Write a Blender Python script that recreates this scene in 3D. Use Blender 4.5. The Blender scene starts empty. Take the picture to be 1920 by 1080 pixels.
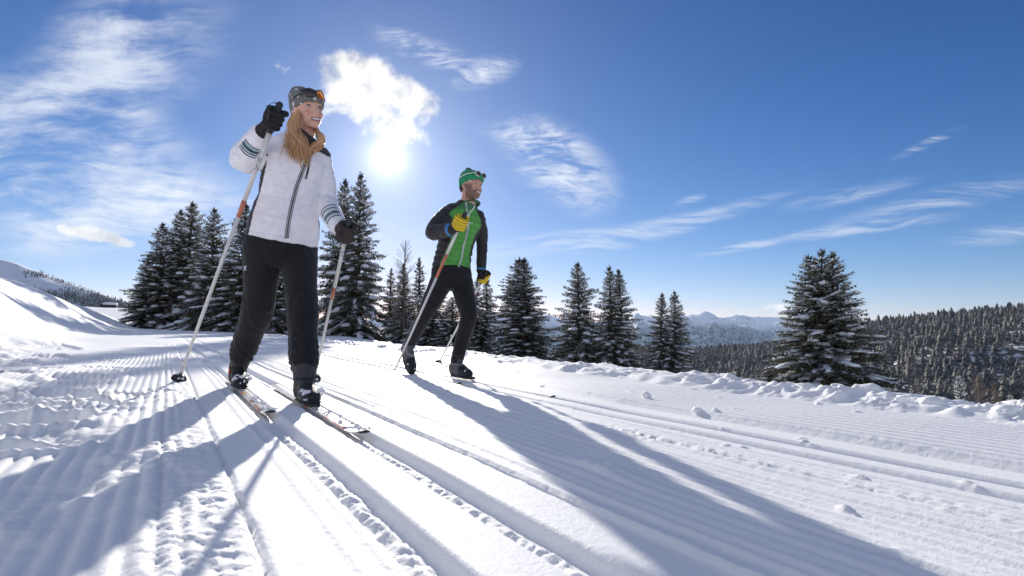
import bpy, bmesh, math, random
import numpy as np
from mathutils import Vector, Matrix, Quaternion, noise as mnoise

random.seed(7)
RNG = np.random.default_rng(7)
SC = bpy.context.scene
COL = SC.collection
rad = math.radians

# ------------------------------------------------------------------ camera, sun, sky, exposure
F = 1067.0                      # focal length in pixels of a 1920 px wide frame
CAMZ = 0.35
PITCH = math.atan(100.0 / F)
CP, SP = math.cos(PITCH), math.sin(PITCH)
cam_d = bpy.data.cameras.new('camera')
cam = bpy.data.objects.new('camera', cam_d)
COL.objects.link(cam)
cam.location = (0, 0, CAMZ)
cam.rotation_euler = (math.pi / 2 + PITCH, 0, 0)
cam_d.sensor_width = 36
cam_d.lens = 36 * F / 1920.0
cam_d.clip_start = 0.05
cam_d.clip_end = 60000
cam_d.dof.use_dof = True
cam_d.dof.focus_distance = 3.6
cam_d.dof.aperture_fstop = 6.3
SC.camera = cam


def ray(px, py):
    xr, yr = (px - 960) / F, (540 - py) / F
    y = CP - SP * yr
    return xr / y, (SP + CP * yr) / y      # X/Y and Z/Y


def P(px, py, k):
    """The point that lies k metres ahead on the line of sight through a pixel of the 1920x1080 photograph."""
    a, b = ray(px, py)
    return Vector((a * k, k, CAMZ + b * k))


def onplane(px, py):
    a, b = ray(px, py)
    k = -0.35 / (b + 0.0267 * a - 0.0146)
    return k


SUN_AZ, SUN_EL = rad(-12.6), rad(17.9)
SUN = Vector((math.sin(SUN_AZ) * math.cos(SUN_EL), math.cos(SUN_AZ) * math.cos(SUN_EL), math.sin(SUN_EL)))
sl = bpy.data.lights.new('sun', 'SUN')
sl.energy = 2.85
sl.angle = rad(0.53)
sl.color = (1.0, 0.94, 0.85)
so = bpy.data.objects.new('sun', sl)
COL.objects.link(so)
so.rotation_euler = (-SUN).to_track_quat('-Z', 'Y').to_euler()

SC.view_settings.view_transform = 'Standard'
SC.view_settings.look = 'None'
SC.view_settings.exposure = 1.22
SC.view_settings.gamma = 1
SC.cycles.max_bounces = 8
SC.cycles.diffuse_bounces = 6
SC.cycles.transparent_max_bounces = 8
SC.cycles.volume_bounces = 1
SC.cycles.use_denoising = True


class NT:
    """Small helper that writes node trees."""
    def __init__(self, tree):
        self.t = tree
        tree.nodes.clear()

    def n(self, typ, **kw):
        nd = self.t.nodes.new(typ)
        for k, v in kw.items():
            setattr(nd, k, v)
        return nd

    def link(self, a, b):
        self.t.links.new(a, b)

    def put(self, sock, v):
        if isinstance(v, bpy.types.NodeSocket):
            self.link(v, sock)
        elif v is not None:
            try:
                sock.default_value = v
            except Exception:
                sock.default_value = (*v, 1.0) if len(v) == 3 else v

    def m(self, op, a, b=None, c=None, clamp=False):
        nd = self.n('ShaderNodeMath', operation=op, use_clamp=clamp)
        self.put(nd.inputs[0], a)
        self.put(nd.inputs[1], b)
        self.put(nd.inputs[2], c)
        return nd.outputs[0]

    def vm(self, op, a, b=None):
        nd = self.n('ShaderNodeVectorMath', operation=op)
        self.put(nd.inputs[0], a)
        self.put(nd.inputs[1], b)
        return nd.outputs['Value'] if op in ('DOT_PRODUCT', 'LENGTH', 'DISTANCE') else nd.outputs[0]

    def xyz(self, x, y, z=0.0):
        nd = self.n('ShaderNodeCombineXYZ')
        for s, v in zip(nd.inputs, (x, y, z)):
            self.put(s, v)
        return nd.outputs[0]

    def sep(self, v):
        nd = self.n('ShaderNodeSeparateXYZ')
        self.put(nd.inputs[0], v)
        return nd.outputs

    def noise(self, vec, scale, detail=4, rough=0.55, dist=0.0, dim='3D', col=False):
        nd = self.n('ShaderNodeTexNoise', noise_dimensions=dim)
        self.put(nd.inputs['Vector'], vec)
        nd.inputs['Scale'].default_value = scale
        nd.inputs['Detail'].default_value = detail
        nd.inputs['Roughness'].default_value = rough
        nd.inputs['Distortion'].default_value = dist
        return nd.outputs['Color' if col else 'Fac']

    def ramp(self, v, lo, hi, smooth=True, out=(0.0, 1.0)):
        nd = self.n('ShaderNodeMapRange', interpolation_type='SMOOTHSTEP' if smooth else 'LINEAR')
        self.put(nd.inputs['Value'], v)
        nd.inputs['From Min'].default_value = lo
        nd.inputs['From Max'].default_value = hi
        nd.inputs['To Min'].default_value = out[0]
        nd.inputs['To Max'].default_value = out[1]
        return nd.outputs[0]

    def mix(self, fac, a, b, typ='MIX'):
        nd = self.n('ShaderNodeMix', data_type='RGBA', blend_type=typ)
        self.put(nd.inputs[0], fac)
        self.put(nd.inputs[6], a)
        self.put(nd.inputs[7], b)
        return nd.outputs[2]


def build_world():
    w = bpy.data.worlds.new('World')
    SC.world = w
    w.use_nodes = True
    w.cycles.sampling_method = 'MANUAL'
    w.cycles.sample_map_resolution = 1024
    g = NT(w.node_tree)
    sky = g.n('ShaderNodeTexSky', sky_type='NISHITA', sun_disc=False)
    sky.sun_elevation = SUN_EL
    sky.sun_rotation = SUN_AZ
    sky.altitude = 1900
    sky.air_density = 1.0
    sky.dust_density = 0.25
    sky.ozone_density = 1.0
    d = g.n('ShaderNodeTexCoord').outputs['Generated']
    s = g.sep(d)
    ay = g.m('MAXIMUM', g.m('ABSOLUTE', s[1]), 0.05)
    a = g.m('DIVIDE', s[0], ay)
    b = g.m('DIVIDE', s[2], ay)
    ab = g.xyz(a, b)
    # sun's own glow in the thin cirrus veil
    cosang = g.vm('DOT_PRODUCT', d, tuple(SUN))
    ang = g.m('ARCCOSINE', g.m('MINIMUM', cosang, 1.0))
    def glow(width, amp):
        return g.m('MULTIPLY', g.m('EXPONENT', g.m('MULTIPLY', ang, -1.0 / rad(width))), amp)
    au = g.m('ADD', g.m('ADD', glow(0.7, 22.0), glow(3.3, 4.0)), glow(13.0, 2.0))

    def lobe(px, py, wx, wy, rot=0.0, power=1.0):
        """Soft patch of sky about a direction; wx, wy in photograph pixels."""
        a0, b0 = ray(px, py)
        mp = g.n('ShaderNodeMapping', vector_type='TEXTURE')
        g.put(mp.inputs['Vector'], ab)
        mp.inputs['Location'].default_value = (a0, b0, 0)
        mp.inputs['Rotation'].default_value = (0, 0, rad(rot))
        mp.inputs['Scale'].default_value = (wx / F, wy / F, 1)
        r = g.vm('LENGTH', mp.outputs[0])
        return g.ramp(r, 0.15, 1.0, out=(power, 0.0))

    def streak(rot, sx, sy, scale, detail=7, rough=0.6, dist=0.6, off=0.0):
        mp = g.n('ShaderNodeMapping')
        warp = g.noise(ab, 2.2, 3, 0.5, col=True)
        wv = g.n('ShaderNodeVectorMath', operation='MULTIPLY_ADD')
        g.put(wv.inputs[0], warp)
        wv.inputs[1].default_value = (0.16, 0.16, 0)
        g.put(wv.inputs[2], ab)
        g.put(mp.inputs['Vector'], wv.outputs[0])
        mp.inputs['Location'].default_value = (off, off * 0.7, off * 1.3)
        mp.inputs['Rotation'].default_value = (0, 0, rad(rot))
        mp.inputs['Scale'].default_value = (sx, sy, 1)
        return g.noise(mp.outputs[0], scale, detail, rough, dist)

    def add(*v):
        r = v[0]
        for x in v[1:]:
            r = g.m('ADD', r, x)
        return r

    # cirrus on the left: broad, fibrous, running from upper right to lower left
    left = g.m('MINIMUM', add(lobe(170, 170, 380, 170, 32, 1.0), lobe(60, 320, 360, 230, -20, 0.95),
                              lobe(290, 330, 260, 130, -38, 0.85), lobe(240, 30, 240, 90, 15, 0.7)), 1.0)
    co = g.noise(ab, 3.2, 5, 0.55, 0.6)
    nl = streak(-42, 1.6, 7.5, 3.4, 12, 0.70, 0.35, 1.0)
    nl2 = streak(-20, 1.2, 6.0, 4.6, 12, 0.68, 0.4, 7.0)
    fib = g.m('ADD', g.m('MULTIPLY', nl, 0.55), g.m('MULTIPLY', nl2, 0.45))
    dl = g.m('MULTIPLY', g.ramp(g.m('ADD', fib, g.m('MULTIPLY', g.m('SUBTRACT', co, 0.5), 0.75)), 0.36, 0.72), left)
    low = g.m('MINIMUM', add(lobe(260, 400, 360, 100, 5, 0.9), lobe(60, 440, 240, 60, 5, 0.6), lobe(720, 520, 330, 110, 0, 1.0), lobe(560, 440, 300, 60, 0, .6)), 1.0)
    nw = streak(-8, 1.4, 6.0, 4.2, 11, 0.66, 0.4, 4.0)
    dlow = g.m('MULTIPLY', g.ramp(nw, 0.36, 0.70), low)
    # wisps right of the sun
    mid = g.m('MINIMUM', add(lobe(1050, 310, 170, 95, -38, 1.0), lobe(905, 135, 90, 40, 14, 0.9), lobe(800, 95, 150, 38, -22, 0.85), lobe(1000, 260, 130, 45, -12, 0.6)), 1.0)
    nm = streak(36, 1.5, 7.0, 6.2, 12, 0.70, 0.5, 9.0)
    nm2 = g.noise(ab, 9.0, 8, 0.6, 0.8)
    dm = g.m('MULTIPLY', g.ramp(g.m('ADD', nm, g.m('MULTIPLY', g.m('SUBTRACT', nm2, 0.5), 0.6)), 0.36, 0.68), mid)
    # long thin streaks on the right, climbing gently to the right
    right = g.m('MINIMUM', add(lobe(1230, 430, 230, 30, 15, 1.0), lobe(1050, 452, 200, 30, 8, 0.9), lobe(1430, 456, 190, 11, 11, 1.0),
                               lobe(1590, 365, 170, 22, 12, 0.9), lobe(1740, 268, 100, 12, 24, 0.9),
                               lobe(1760, 378, 290, 34, 13, 0.8), lobe(1600, 430, 280, 17, 8, 0.9), lobe(1880, 440, 150, 26, 6, 0.8),
                               lobe(1350, 400, 240, 20, 17, 0.5), lobe(1290, 378, 50, 14, 20, 0.8)), 1.0)
    nr = streak(-14, 1.5, 16.0, 4.2, 10, 0.64, 0.2, 3.3)
    dr = g.m('MULTIPLY', g.ramp(nr, 0.36, 0.66), right)
    # cumulus beside the sun, the small one at far left and scraps over the horizon
    cm = g.m('MINIMUM', add(lobe(640, 125, 110, 62, -12, 1.0), lobe(720, 165, 160, 80, -18, 1.0), lobe(790, 190, 90, 50, -30, .7), lobe(635, 200, 120, 70, 10, 0.8),
                            lobe(735, 245, 120, 55, -12, 0.9)), 1.05)
    hole = lobe(642, 232, 44, 24, -30, 0.75)
    n1 = g.noise(ab, 11.0, 12, 0.62, 0.15)
    n1b = g.noise(ab, 4.6, 4, 0.5, 0.0)
    cf = g.m('SUBTRACT', add(g.m('MULTIPLY', cm, 0.95), g.m('MULTIPLY', g.m('SUBTRACT', n1, 0.5), 2.9), g.m('MULTIPLY', g.m('SUBTRACT', n1b, 0.5), 0.9)), hole)
    c1 = g.m('MULTIPLY', g.ramp(cf, 0.26, 1.05), g.ramp(cm, 0.0, 0.5))
    cs = add(lobe(150, 434, 80, 24, -4, 1.0), lobe(210, 449, 90, 20, -12, 0.95), lobe(1650, 603, 70, 22, 0, 0.9), lobe(1455, 577, 50, 14, 0, 0.9),
             lobe(1720, 600, 70, 14, 0, 0.6), lobe(240, 548, 30, 12, 0, 0.9), lobe(535, 120, 34, 40, 60, 0.5))
    n2 = g.noise(ab, 34.0, 9, 0.62, 0.1)
    c2 = g.m('MULTIPLY', g.ramp(add(cs, g.m('MULTIPLY', g.m('SUBTRACT', n2, 0.5), 2.2)), 0.40, 0.95), g.ramp(cs, 0.0, 0.3))
    # unseen cirrus overhead and behind the camera, added as white fill for the shade
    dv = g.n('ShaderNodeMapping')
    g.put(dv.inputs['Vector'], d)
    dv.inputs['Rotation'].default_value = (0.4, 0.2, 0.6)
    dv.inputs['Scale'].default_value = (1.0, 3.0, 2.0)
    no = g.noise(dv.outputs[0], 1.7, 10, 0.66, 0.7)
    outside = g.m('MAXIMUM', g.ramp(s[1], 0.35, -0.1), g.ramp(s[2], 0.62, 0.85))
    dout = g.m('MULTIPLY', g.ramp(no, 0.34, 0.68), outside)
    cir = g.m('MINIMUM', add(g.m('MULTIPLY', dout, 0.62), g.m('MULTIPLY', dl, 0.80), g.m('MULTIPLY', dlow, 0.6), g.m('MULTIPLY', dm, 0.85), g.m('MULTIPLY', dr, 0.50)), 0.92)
    # deep alpine blue: each channel of the physical sky on its own contrast curve
    q = 0.112
    ch = g.sep(sky.outputs[0])
    def curve(v, gam, amp):
        return g.m('MULTIPLY', g.m('POWER', g.m('MULTIPLY', v, q), gam), amp / q)
    skyc = g.xyz(curve(ch[0], 1.85, 0.92), curve(ch[1], 1.36, 0.70), curve(ch[2], 1.04, 0.84))
    shade = g.ramp(n1, 0.3, 0.72, out=(0.62, 1.12))
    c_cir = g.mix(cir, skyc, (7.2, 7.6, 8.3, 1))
    cumc = g.n('ShaderNodeVectorMath', operation='SCALE')
    cumc.inputs[0].default_value = (8.3, 8.3, 8.4)
    g.put(cumc.inputs['Scale'], shade)
    c_cum = g.mix(g.m('MAXIMUM', c1, g.m('MULTIPLY', c2, 0.85)), c_cir, cumc.outputs[0])
    aur = g.n('ShaderNodeVectorMath', operation='SCALE')
    aur.inputs[0].default_value = (1.0, 0.98, 0.95)
    g.put(aur.inputs['Scale'], au)
    tot = g.vm('ADD', c_cum, aur.outputs[0])
    bg = g.n('ShaderNodeBackground')
    g.link(tot, bg.inputs['Color'])
    bg.inputs['Strength'].default_value = 0.051
    out = g.n('ShaderNodeOutputWorld')
    g.link(bg.outputs[0], out.inputs[0])


build_world()


# ------------------------------------------------------------------ materials
def new_mat(name):
    m = bpy.data.materials.new(name)
    m.use_nodes = True
    g = NT(m.node_tree)
    b = g.n('ShaderNodeBsdfPrincipled')
    o = g.n('ShaderNodeOutputMaterial')
    g.link(b.outputs[0], o.inputs[0])
    return m, g, b


def bump(g, b, height, strength, dist, normal=None):
    n = g.n('ShaderNodeBump')
    n.inputs['Strength'].default_value = strength
    n.inputs['Distance'].default_value = dist
    g.put(n.inputs['Height'], height)
    if normal is not None:
        g.link(normal, n.inputs['Normal'])
    g.link(n.outputs[0], b.inputs['Normal'])
    return n.outputs[0]


def mat_snow(name='snow', grain=True, col=(0.915, 0.915, 0.915)):
    m, g, b = new_mat(name)
    pos = g.n('ShaderNodeNewGeometry').outputs['Position']
    n = g.noise(pos, 3.0, 5, 0.6)
    c = g.mix(n, tuple(v * 0.97 for v in col) + (1,), col + (1,))
    g.link(c, b.inputs['Base Color'])
    b.inputs['Roughness'].default_value = 0.62
    b.inputs['Specular IOR Level'].default_value = 0.1
    if grain:
        n1 = g.noise(pos, 260.0, 3, 0.6)
        n2 = g.noise(pos, 45.0, 4, 0.65)
        h = g.m('ADD', g.m('MULTIPLY', n1, 0.0016), g.m('MULTIPLY', n2, 0.004))
        bump(g, b, h, 0.55, 1.0)
    return m


def mat_plain(name, col, rough=0.6, metal=0.0, spec=0.5, bumps=None, vary=0.12, coat=0.0):
    m, g, b = new_mat(name)
    pos = g.n('ShaderNodeTexCoord').outputs['Object']
    n = g.noise(pos, 14.0, 4, 0.6)
    f = g.ramp(n, 0.25, 0.75, out=(1 - vary, 1 + vary))
    v = g.n('ShaderNodeVectorMath', operation='SCALE')
    v.inputs[0].default_value = col
    g.put(v.inputs['Scale'], f)
    g.link(v.outputs[0], b.inputs['Base Color'])
    b.inputs['Roughness'].default_value = rough
    b.inputs['Metallic'].default_value = metal
    b.inputs['Specular IOR Level'].default_value = spec
    b.inputs['Coat Weight'].default_value = coat
    if bumps:
        sc, dist = bumps
        bump(g, b, g.noise(pos, sc, 4, 0.6), 0.6, dist)
    return m


def mat_attr(name, rough=0.6, spec=0.3, bumps=(90, 0.002), weave=0.0, sheen=0.0, sss=0.0):
    """Cloth or skin whose colour is stored per vertex (dyes, prints, panels)."""
    m, g, b = new_mat(name)
    at = g.n('ShaderNodeAttribute', attribute_name='tint')
    pos = g.n('ShaderNodeTexCoord').outputs['Object']
    n = g.noise(pos, 30.0, 4, 0.6)
    f = g.ramp(n, 0.25, 0.75, out=(0.93, 1.06))
    v = g.n('ShaderNodeVectorMath', operation='SCALE')
    g.link(at.outputs['Color'], v.inputs[0])
    g.put(v.inputs['Scale'], f)
    g.link(v.outputs[0], b.inputs['Base Color'])
    b.inputs['Roughness'].default_value = rough
    b.inputs['Specular IOR Level'].default_value = spec
    b.inputs['Sheen Weight'].default_value = sheen
    if sss:
        b.inputs['Subsurface Weight'].default_value = sss
        b.inputs['Subsurface Radius'].default_value = (0.012, 0.005, 0.003)
        b.inputs['Subsurface Scale'].default_value = 0.6
    if bumps:
        bump(g, b, g.noise(pos, bumps[0], 5, 0.6), 0.6, bumps[1])
    return m


SNOW = mat_snow()


# ------------------------------------------------------------------ object helpers
def mesh_obj(name, verts, faces, mat=None, parent=None, smooth=True, kind=None):
    me = bpy.data.meshes.new(name)
    if isinstance(verts, np.ndarray):
        v = np.ascontiguousarray(verts, dtype=np.float32)
        f = np.ascontiguousarray(faces, dtype=np.int32)
        me.vertices.add(len(v))
        me.vertices.foreach_set('co', v.ravel())
        n = f.shape[1]
        me.loops.add(f.size)
        me.loops.foreach_set('vertex_index', f.ravel())
        me.polygons.add(len(f))
        me.polygons.foreach_set('loop_start', np.arange(0, f.size, n, dtype=np.int32))
        me.polygons.foreach_set('loop_total', np.full(len(f), n, dtype=np.int32))
        me.update(calc_edges=True)
    else:
        me.from_pydata([tuple(q) for q in verts], [], [tuple(q) for q in faces])
        me.update()
    if smooth:
        me.polygons.foreach_set('use_smooth', np.ones(len(me.polygons), dtype=bool))
    if mat is not None:
        for mm in (mat if isinstance(mat, (list, tuple)) else [mat]):
            me.materials.append(mm)
    o = bpy.data.objects.new(name, me)
    COL.objects.link(o)
    if parent is not None:
        o.parent = parent
    if kind:
        o['kind'] = kind
    return o


def empty(name, loc, label, cat, group=None):
    o = bpy.data.objects.new(name, None)
    o.empty_display_size = 0.2
    o.location = loc
    COL.objects.link(o)
    o['label'] = label
    o['category'] = cat
    if group:
        o['group'] = group
    return o


def tag(o, label, cat, group=None):
    o['label'] = label
    o['category'] = cat
    if group:
        o['group'] = group
    return o


class MB:
    """Collects simple solids into one mesh."""
    def __init__(self):
        self.v, self.f = [], []

    def add(self, vs, fs):
        n = len(self.v)
        self.v += [Vector(q) for q in vs]
        self.f += [tuple(i + n for i in q) for q in fs]

    def tube(self, pts, radii, sides=8, caps=True, flat=None):
        pts = [Vector(p) for p in pts]
        if not hasattr(radii, '__len__'):
            radii = [radii] * len(pts)
        n0 = len(self.v)
        t = (pts[1] - pts[0]).normalized()
        ref = Vector((0, 0, 1)) if abs(t.z) < 0.9 else Vector((1, 0, 0))
        if flat is not None:
            ref = flat
        u = t.cross(ref).normalized()
        for i, p in enumerate(pts):
            t = (pts[min(i + 1, len(pts) - 1)] - pts[max(i - 1, 0)]).normalized()
            u = (u - t * u.dot(t)).normalized()
            w = t.cross(u)
            r = radii[i]
            rx, ry = r if hasattr(r, '__len__') else (r, r)
            for k in range(sides):
                a = 2 * math.pi * k / sides
                self.v.append(p + u * math.cos(a) * rx + w * math.sin(a) * ry)
        for i in range(len(pts) - 1):
            for k in range(sides):
                a = n0 + i * sides + k
                b = n0 + i * sides + (k + 1) % sides
                self.f.append((a, b, b + sides, a + sides))
        if caps:
            self.f.append(tuple(n0 + k for k in range(sides))[::-1])
            e = n0 + (len(pts) - 1) * sides
            self.f.append(tuple(e + k for k in range(sides)))

    def ball(self, c, r, seg=12, rings=8, frame=None):
        c = Vector(c)
        r = Vector(r) if hasattr(r, '__len__') else Vector((r, r, r))
        n0 = len(self.v)
        M = frame or Matrix.Identity(3)
        for i in range(rings + 1):
            th = math.pi * i / rings
            for k in range(seg):
                a = 2 * math.pi * k / seg
                q = Vector((math.sin(th) * math.cos(a) * r.x, math.sin(th) * math.sin(a) * r.y, math.cos(th) * r.z))
                self.v.append(c + M @ q)
        for i in range(rings):
            for k in range(seg):
                a = n0 + i * seg + k
                b = n0 + i * seg + (k + 1) % seg
                self.f.append((a, a + seg, b + seg, b))

    def box(self, c, half, frame=None):
        c = Vector(c)
        M = frame or Matrix.Identity(3)
        vs = [c + M @ Vector((sx * half[0], sy * half[1], sz * half[2])) for sx in (-1, 1) for sy in (-1, 1) for sz in (-1, 1)]
        self.add(vs, [(0, 1, 3, 2), (4, 6, 7, 5), (0, 4, 5, 1), (2, 3, 7, 6), (0, 2, 6, 4), (1, 5, 7, 3)])

    def build(self, name, mat, parent=None, smooth=True, kind=None):
        return mesh_obj(name, self.v, self.f, mat, parent, smooth, kind)


# ------------------------------------------------------------------ noise in numpy
def perlin(x, y, seed=0):
    xi = np.floor(x).astype(np.int64)
    yi = np.floor(y).astype(np.int64)
    xf = (x - xi).astype(np.float32)
    yf = (y - yi).astype(np.float32)

    def grad(ix, iy, dx, dy):
        h = (ix * 374761393 + iy * 668265263 + seed * 1442695041) & 0x7fffffff
        h = ((h ^ (h >> 13)) * 1274126177) & 0x7fffffff
        h = (h ^ (h >> 16)) & 255
        a = h.astype(np.float32) * (2 * math.pi / 256)
        return np.cos(a) * dx + np.sin(a) * dy
    u = xf * xf * xf * (xf * (xf * 6 - 15) + 10)
    v = yf * yf * yf * (yf * (yf * 6 - 15) + 10)
    n00 = grad(xi, yi, xf, yf)
    n10 = grad(xi + 1, yi, xf - 1, yf)
    n01 = grad(xi, yi + 1, xf, yf - 1)
    n11 = grad(xi + 1, yi + 1, xf - 1, yf - 1)
    return ((n00 * (1 - u) + n10 * u) * (1 - v) + (n01 * (1 - u) + n11 * u) * v) * 1.4


def fbm(x, y, octs=4, seed=0, gain=0.5):
    s = np.zeros_like(x, dtype=np.float32)
    a = 1.0
    for i in range(octs):
        s += a * perlin(x * (2 ** i) + 13.7 * i, y * (2 ** i) + 7.3 * i, seed + i)
        a *= gain
    return s


def sst(x, a, b):
    t = np.clip((x - a) / (b - a), 0, 1)
    return t * t * (3 - 2 * t)


# ------------------------------------------------------------------ the piste
TX, TY = -0.5174, 0.8558        # along the track, away from the camera
RX, RY = 0.8558, 0.5174         # to the right of the track

def spot(px, py):
    k = onplane(px, py)
    a, b = ray(px, py)
    return (a * k, k)

HOLES = []   # prints and churned pits: x, y, half length, half width, rotation, depth
for (px, py, l, w, rt, dp) in [(150, 712, .34, .16, -35, .055), (120, 742, .30, .13, -30, .05), (50, 800, .22, .17, -10, .07), (90, 690, .10, .07, 0, .035),
                               (25, 700, .14, .12, 10, .05), (75, 725, .08, .07, 0, .04), (50, 683, .08, .05, 0, .03), (90, 683, .06, .05, 0, .03),
                               (150, 672, .5, .07, -20, .03), (20, 770, .2, .10, 20, .06), (105, 790, .13, .09, -50, .05), (190, 760, .25, .05, -30, .03),
                               (130, 655, .5, .08, -40, .03), (230, 742, .22, .05, -25, .03), (60, 850, .12, .08, 0, .04), (10, 740, .2, .06, -10, .05),
                               (200, 690, .55, .045, -22, .025), (70, 770, .16, .05, 30, .04), (300, 735, .12, .04, -20, .02)]:
    x0, y0 = spot(px, py)
    HOLES.append((x0, y0, l, w, rad(rt), dp))


def ground(x, y, fine=True, r=None):
    """Height of the snow anywhere near the skiers."""
    u = RX * x + RY * y
    s = TX * x + TY * y
    if r is None:
        r = np.hypot(x, y)
    z = -0.0267 * x + 0.0146 * y
    far = sst(s, 14, 40)
    # drifted bank left of the piste
    wob = 0.35 * fbm(s * 0.16, s * 0.0 + 3.1, 2, 5)
    uc = u + wob
    bank = sst(-uc, 0.9, 4.2) ** 1.35
    hb = 2.02 - 0.024 * s + 0.10 * fbm(s * 0.12, s * 0 + 1.0, 2, 9)
    endb = 1 - sst(s, 44, 56)
    gul = fbm(s * 0.55 + uc * 0.5, uc * 0.25, 3, 21)
    z = z + np.where(u < 0, bank * hb * endb * sst(s, -12, 2) + gul * 0.16 * bank * (1.25 - bank) * endb, 0)
    z = z + 0.02 * fbm(x * 0.5, y * 0.5, 3, 31) * np.where(u > 0.0, 0.5, 1.2)
    # drop beyond the berm
    ue = u - 3.75
    drop = np.where(ue > 0, 0.115 * ue + 0.20 * np.maximum(ue - 15, 0) * sst(ue, 12, 30), 0)
    lim = np.where(x > 6, 1.0, sst(x, -16, 6) * 0.8 + 0.2)
    z = z - drop * lim + np.where(ue > 0, sst(ue, 0, 3) * 0.14 * fbm(x * 0.35, y * 0.35, 3, 44), 0)
    # far snowfield on the left climbs a little
    fd = np.hypot(x, y)
    z = z + np.where(x < 0, sst(fd, 55, 125) * 2.9 * sst(-x / np.maximum(y, 1.0), 0.42, 0.62), 0)
    if not fine:
        return z
    def box(a, b, e):
        return sst(u, a - e, a + e) * (1 - sst(u, b - e, b + e))
    lf = sst(8.0 / np.maximum(r, .1), 0.5, 1.15)          # fine relief fades where nothing could resolve it
    edge = fbm(s * 9, u * 9, 3, 60) * (1 - sst(r, 2.2, 4.5))
    ue1 = u + 0.006 * edge
    # combed ridges
    churn = sst(fbm(x * 1.3 + 5, y * 1.3, 3, 70) + sst(-u, 0.35, 1.4) * 1.1 - sst(s, 6, 10) * 1.3, 0.15, 0.75)
    cord = np.zeros_like(x)
    wv = 0.006 * fbm(s * 0.9, u * 0.2, 2, 80)
    c_l = np.abs(np.sin(math.pi * (u + wv) / 0.037)) ** 0.9
    amp_l = 0.0060 + 0.003 * fbm(u * 9, s * .1, 2, 90)
    c_m = np.abs(np.sin(math.pi * (u + wv * .5) / 0.046)) ** 0.8
    c_r = np.abs(np.sin(math.pi * (u + wv * .5) / 0.078)) ** 0.8
    cord += box(-3.0, 0.05, 0.03) * (1 - 0.8 * churn) * c_l * amp_l * 1.25 * (0.6 + 0.4 * sst(u, -0.9, -0.3))
    gapm = 0.75 + 0.3 * fbm(u * 20, s * 1.2, 2, 91)
    cord += box(0.80, 1.61, 0.01) * c_m * 0.0125 * gapm
    cord += box(2.14, 3.06, 0.02) * c_r * 0.0200
    z = z + cord * lf
    # crumbly bands
    patch = np.clip(0.55 + 0.9 * fbm(s * 1.7, u * 2.0, 2, 95), 0, 1.3)
    lump = np.maximum(fbm(x * 26, y * 26, 3, 100), 0)
    lump2 = np.maximum(fbm(x * 11, y * 11, 4, 110) - 0.02, 0)
    tiny = np.maximum(fbm(x * 60, y * 60, 2, 101), 0)
    chop = fbm(x * 33 + 4, y * 33, 3, 160, 0.7)
    cb = (box(-0.02, 0.13, 0.02) * 0.8 + np.exp(-((u - 1.45 - 0.05 * fbm(s * 1.2, s * 0, 3, 3)) / 0.05) ** 2) * 0.8 * patch +
          np.exp(-((u - 0.79 - 0.012 * fbm(s * 3, s * 0, 3, 4)) / 0.03) ** 2) * 0.45 * patch + np.exp(-((u - 2.13 - .02 * fbm(s * 2, s * 0, 3, 6)) / 0.03) ** 2) * 0.4 * patch + np.exp(-((u - 1.615) / 0.02) ** 2) * 0.2 * patch)
    z = z + (lump * 0.004 + lump2 * 0.007 + tiny * 0.003 + chop * 0.0045 + 0.002) * cb * lf
    z = z + np.where(u < 0.1, (lump * 0.006 + lump2 * 0.016 + tiny * .003) * churn, 0) * sst(12 / np.maximum(r, .1), .5, 1.2)
    z = z + churn * 0.045 * fbm(x * 2.6, y * 2.6, 3, 120) * (u < 0.1)
    # clods scattered over the groomed surface
    sc = np.maximum(fbm(x * 7, y * 7, 2, 130) - 0.62, 0) * np.maximum(fbm(x * 24, y * 24, 2, 131), 0)
    z = z + sc * 0.05 * box(0.78, 3.1, .03) * lf
    # clump of turned snow in the man's shadow
    cx, cy = spot(1120, 885)
    cl = np.exp(-(((x - cx) * TX + (y - cy) * TY) / 0.11) ** 2 - (((x - cx) * RX + (y - cy) * RY) / 0.045) ** 2)
    z = z + cl * (0.012 + 0.016 * lump2 + 0.010 * lump)
    # pressed slabs that carry the set tracks
    z = z - 0.008 * box(0.14, 0.75, 0.004) * lf
    z = z - 0.016 * np.exp(-((ue1 - 0.139) / 0.006) ** 2) * lf
    z = z + 0.003 * box(0.255, 0.275, 0.008) * lf - 0.003 * box(0.275, 0.30, .006) * lf
    z = z - 0.010 * box(1.62, 2.11, 0.006) * lf
    z = z + 0.006 * np.exp(-((ue1 - 0.757) / 0.012) ** 2) * lf

    def groove(a, b, depth, ragged):
        f = sst(u + 0.004 * edge * ragged, a - 0.004, a + 0.012) * (1 - sst(u, b - 0.03, b + 0.001))
        mid = (a * 0.55 + b * 0.45)
        rub = np.exp(-((u - mid + 0.006 * edge) / 0.017) ** 2) * np.maximum(0.010 + 0.008 * chop + 0.006 * lump2, 0) * ragged * (0.7 + 0.3 * patch)
        return -depth * f + rub * lf
    near = sst(15 / np.maximum(r, .1), 0.5, 1.5)
    z = z + (groove(0.322, 0.412, 0.030, 1.0) + groove(0.526, 0.626, 0.030, 1.0)) * near
    z = z + (groove(1.725, 1.80, 0.026, 0.35) + groove(1.885, 1.965, 0.028, 0.25)) * near
    # ploughed berm at the right edge
    bu = u - 0.05 * fbm(s * 0.8, s * 0, 2, 12)
    prof = sst(bu, 3.08, 3.30) * (1 - 0.45 * sst(bu, 3.45, 4.1))
    bp = np.clip(0.75 + 0.9 * fbm(s * 1.1, u * 1.2, 2, 143), 0.25, 1.4)
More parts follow.
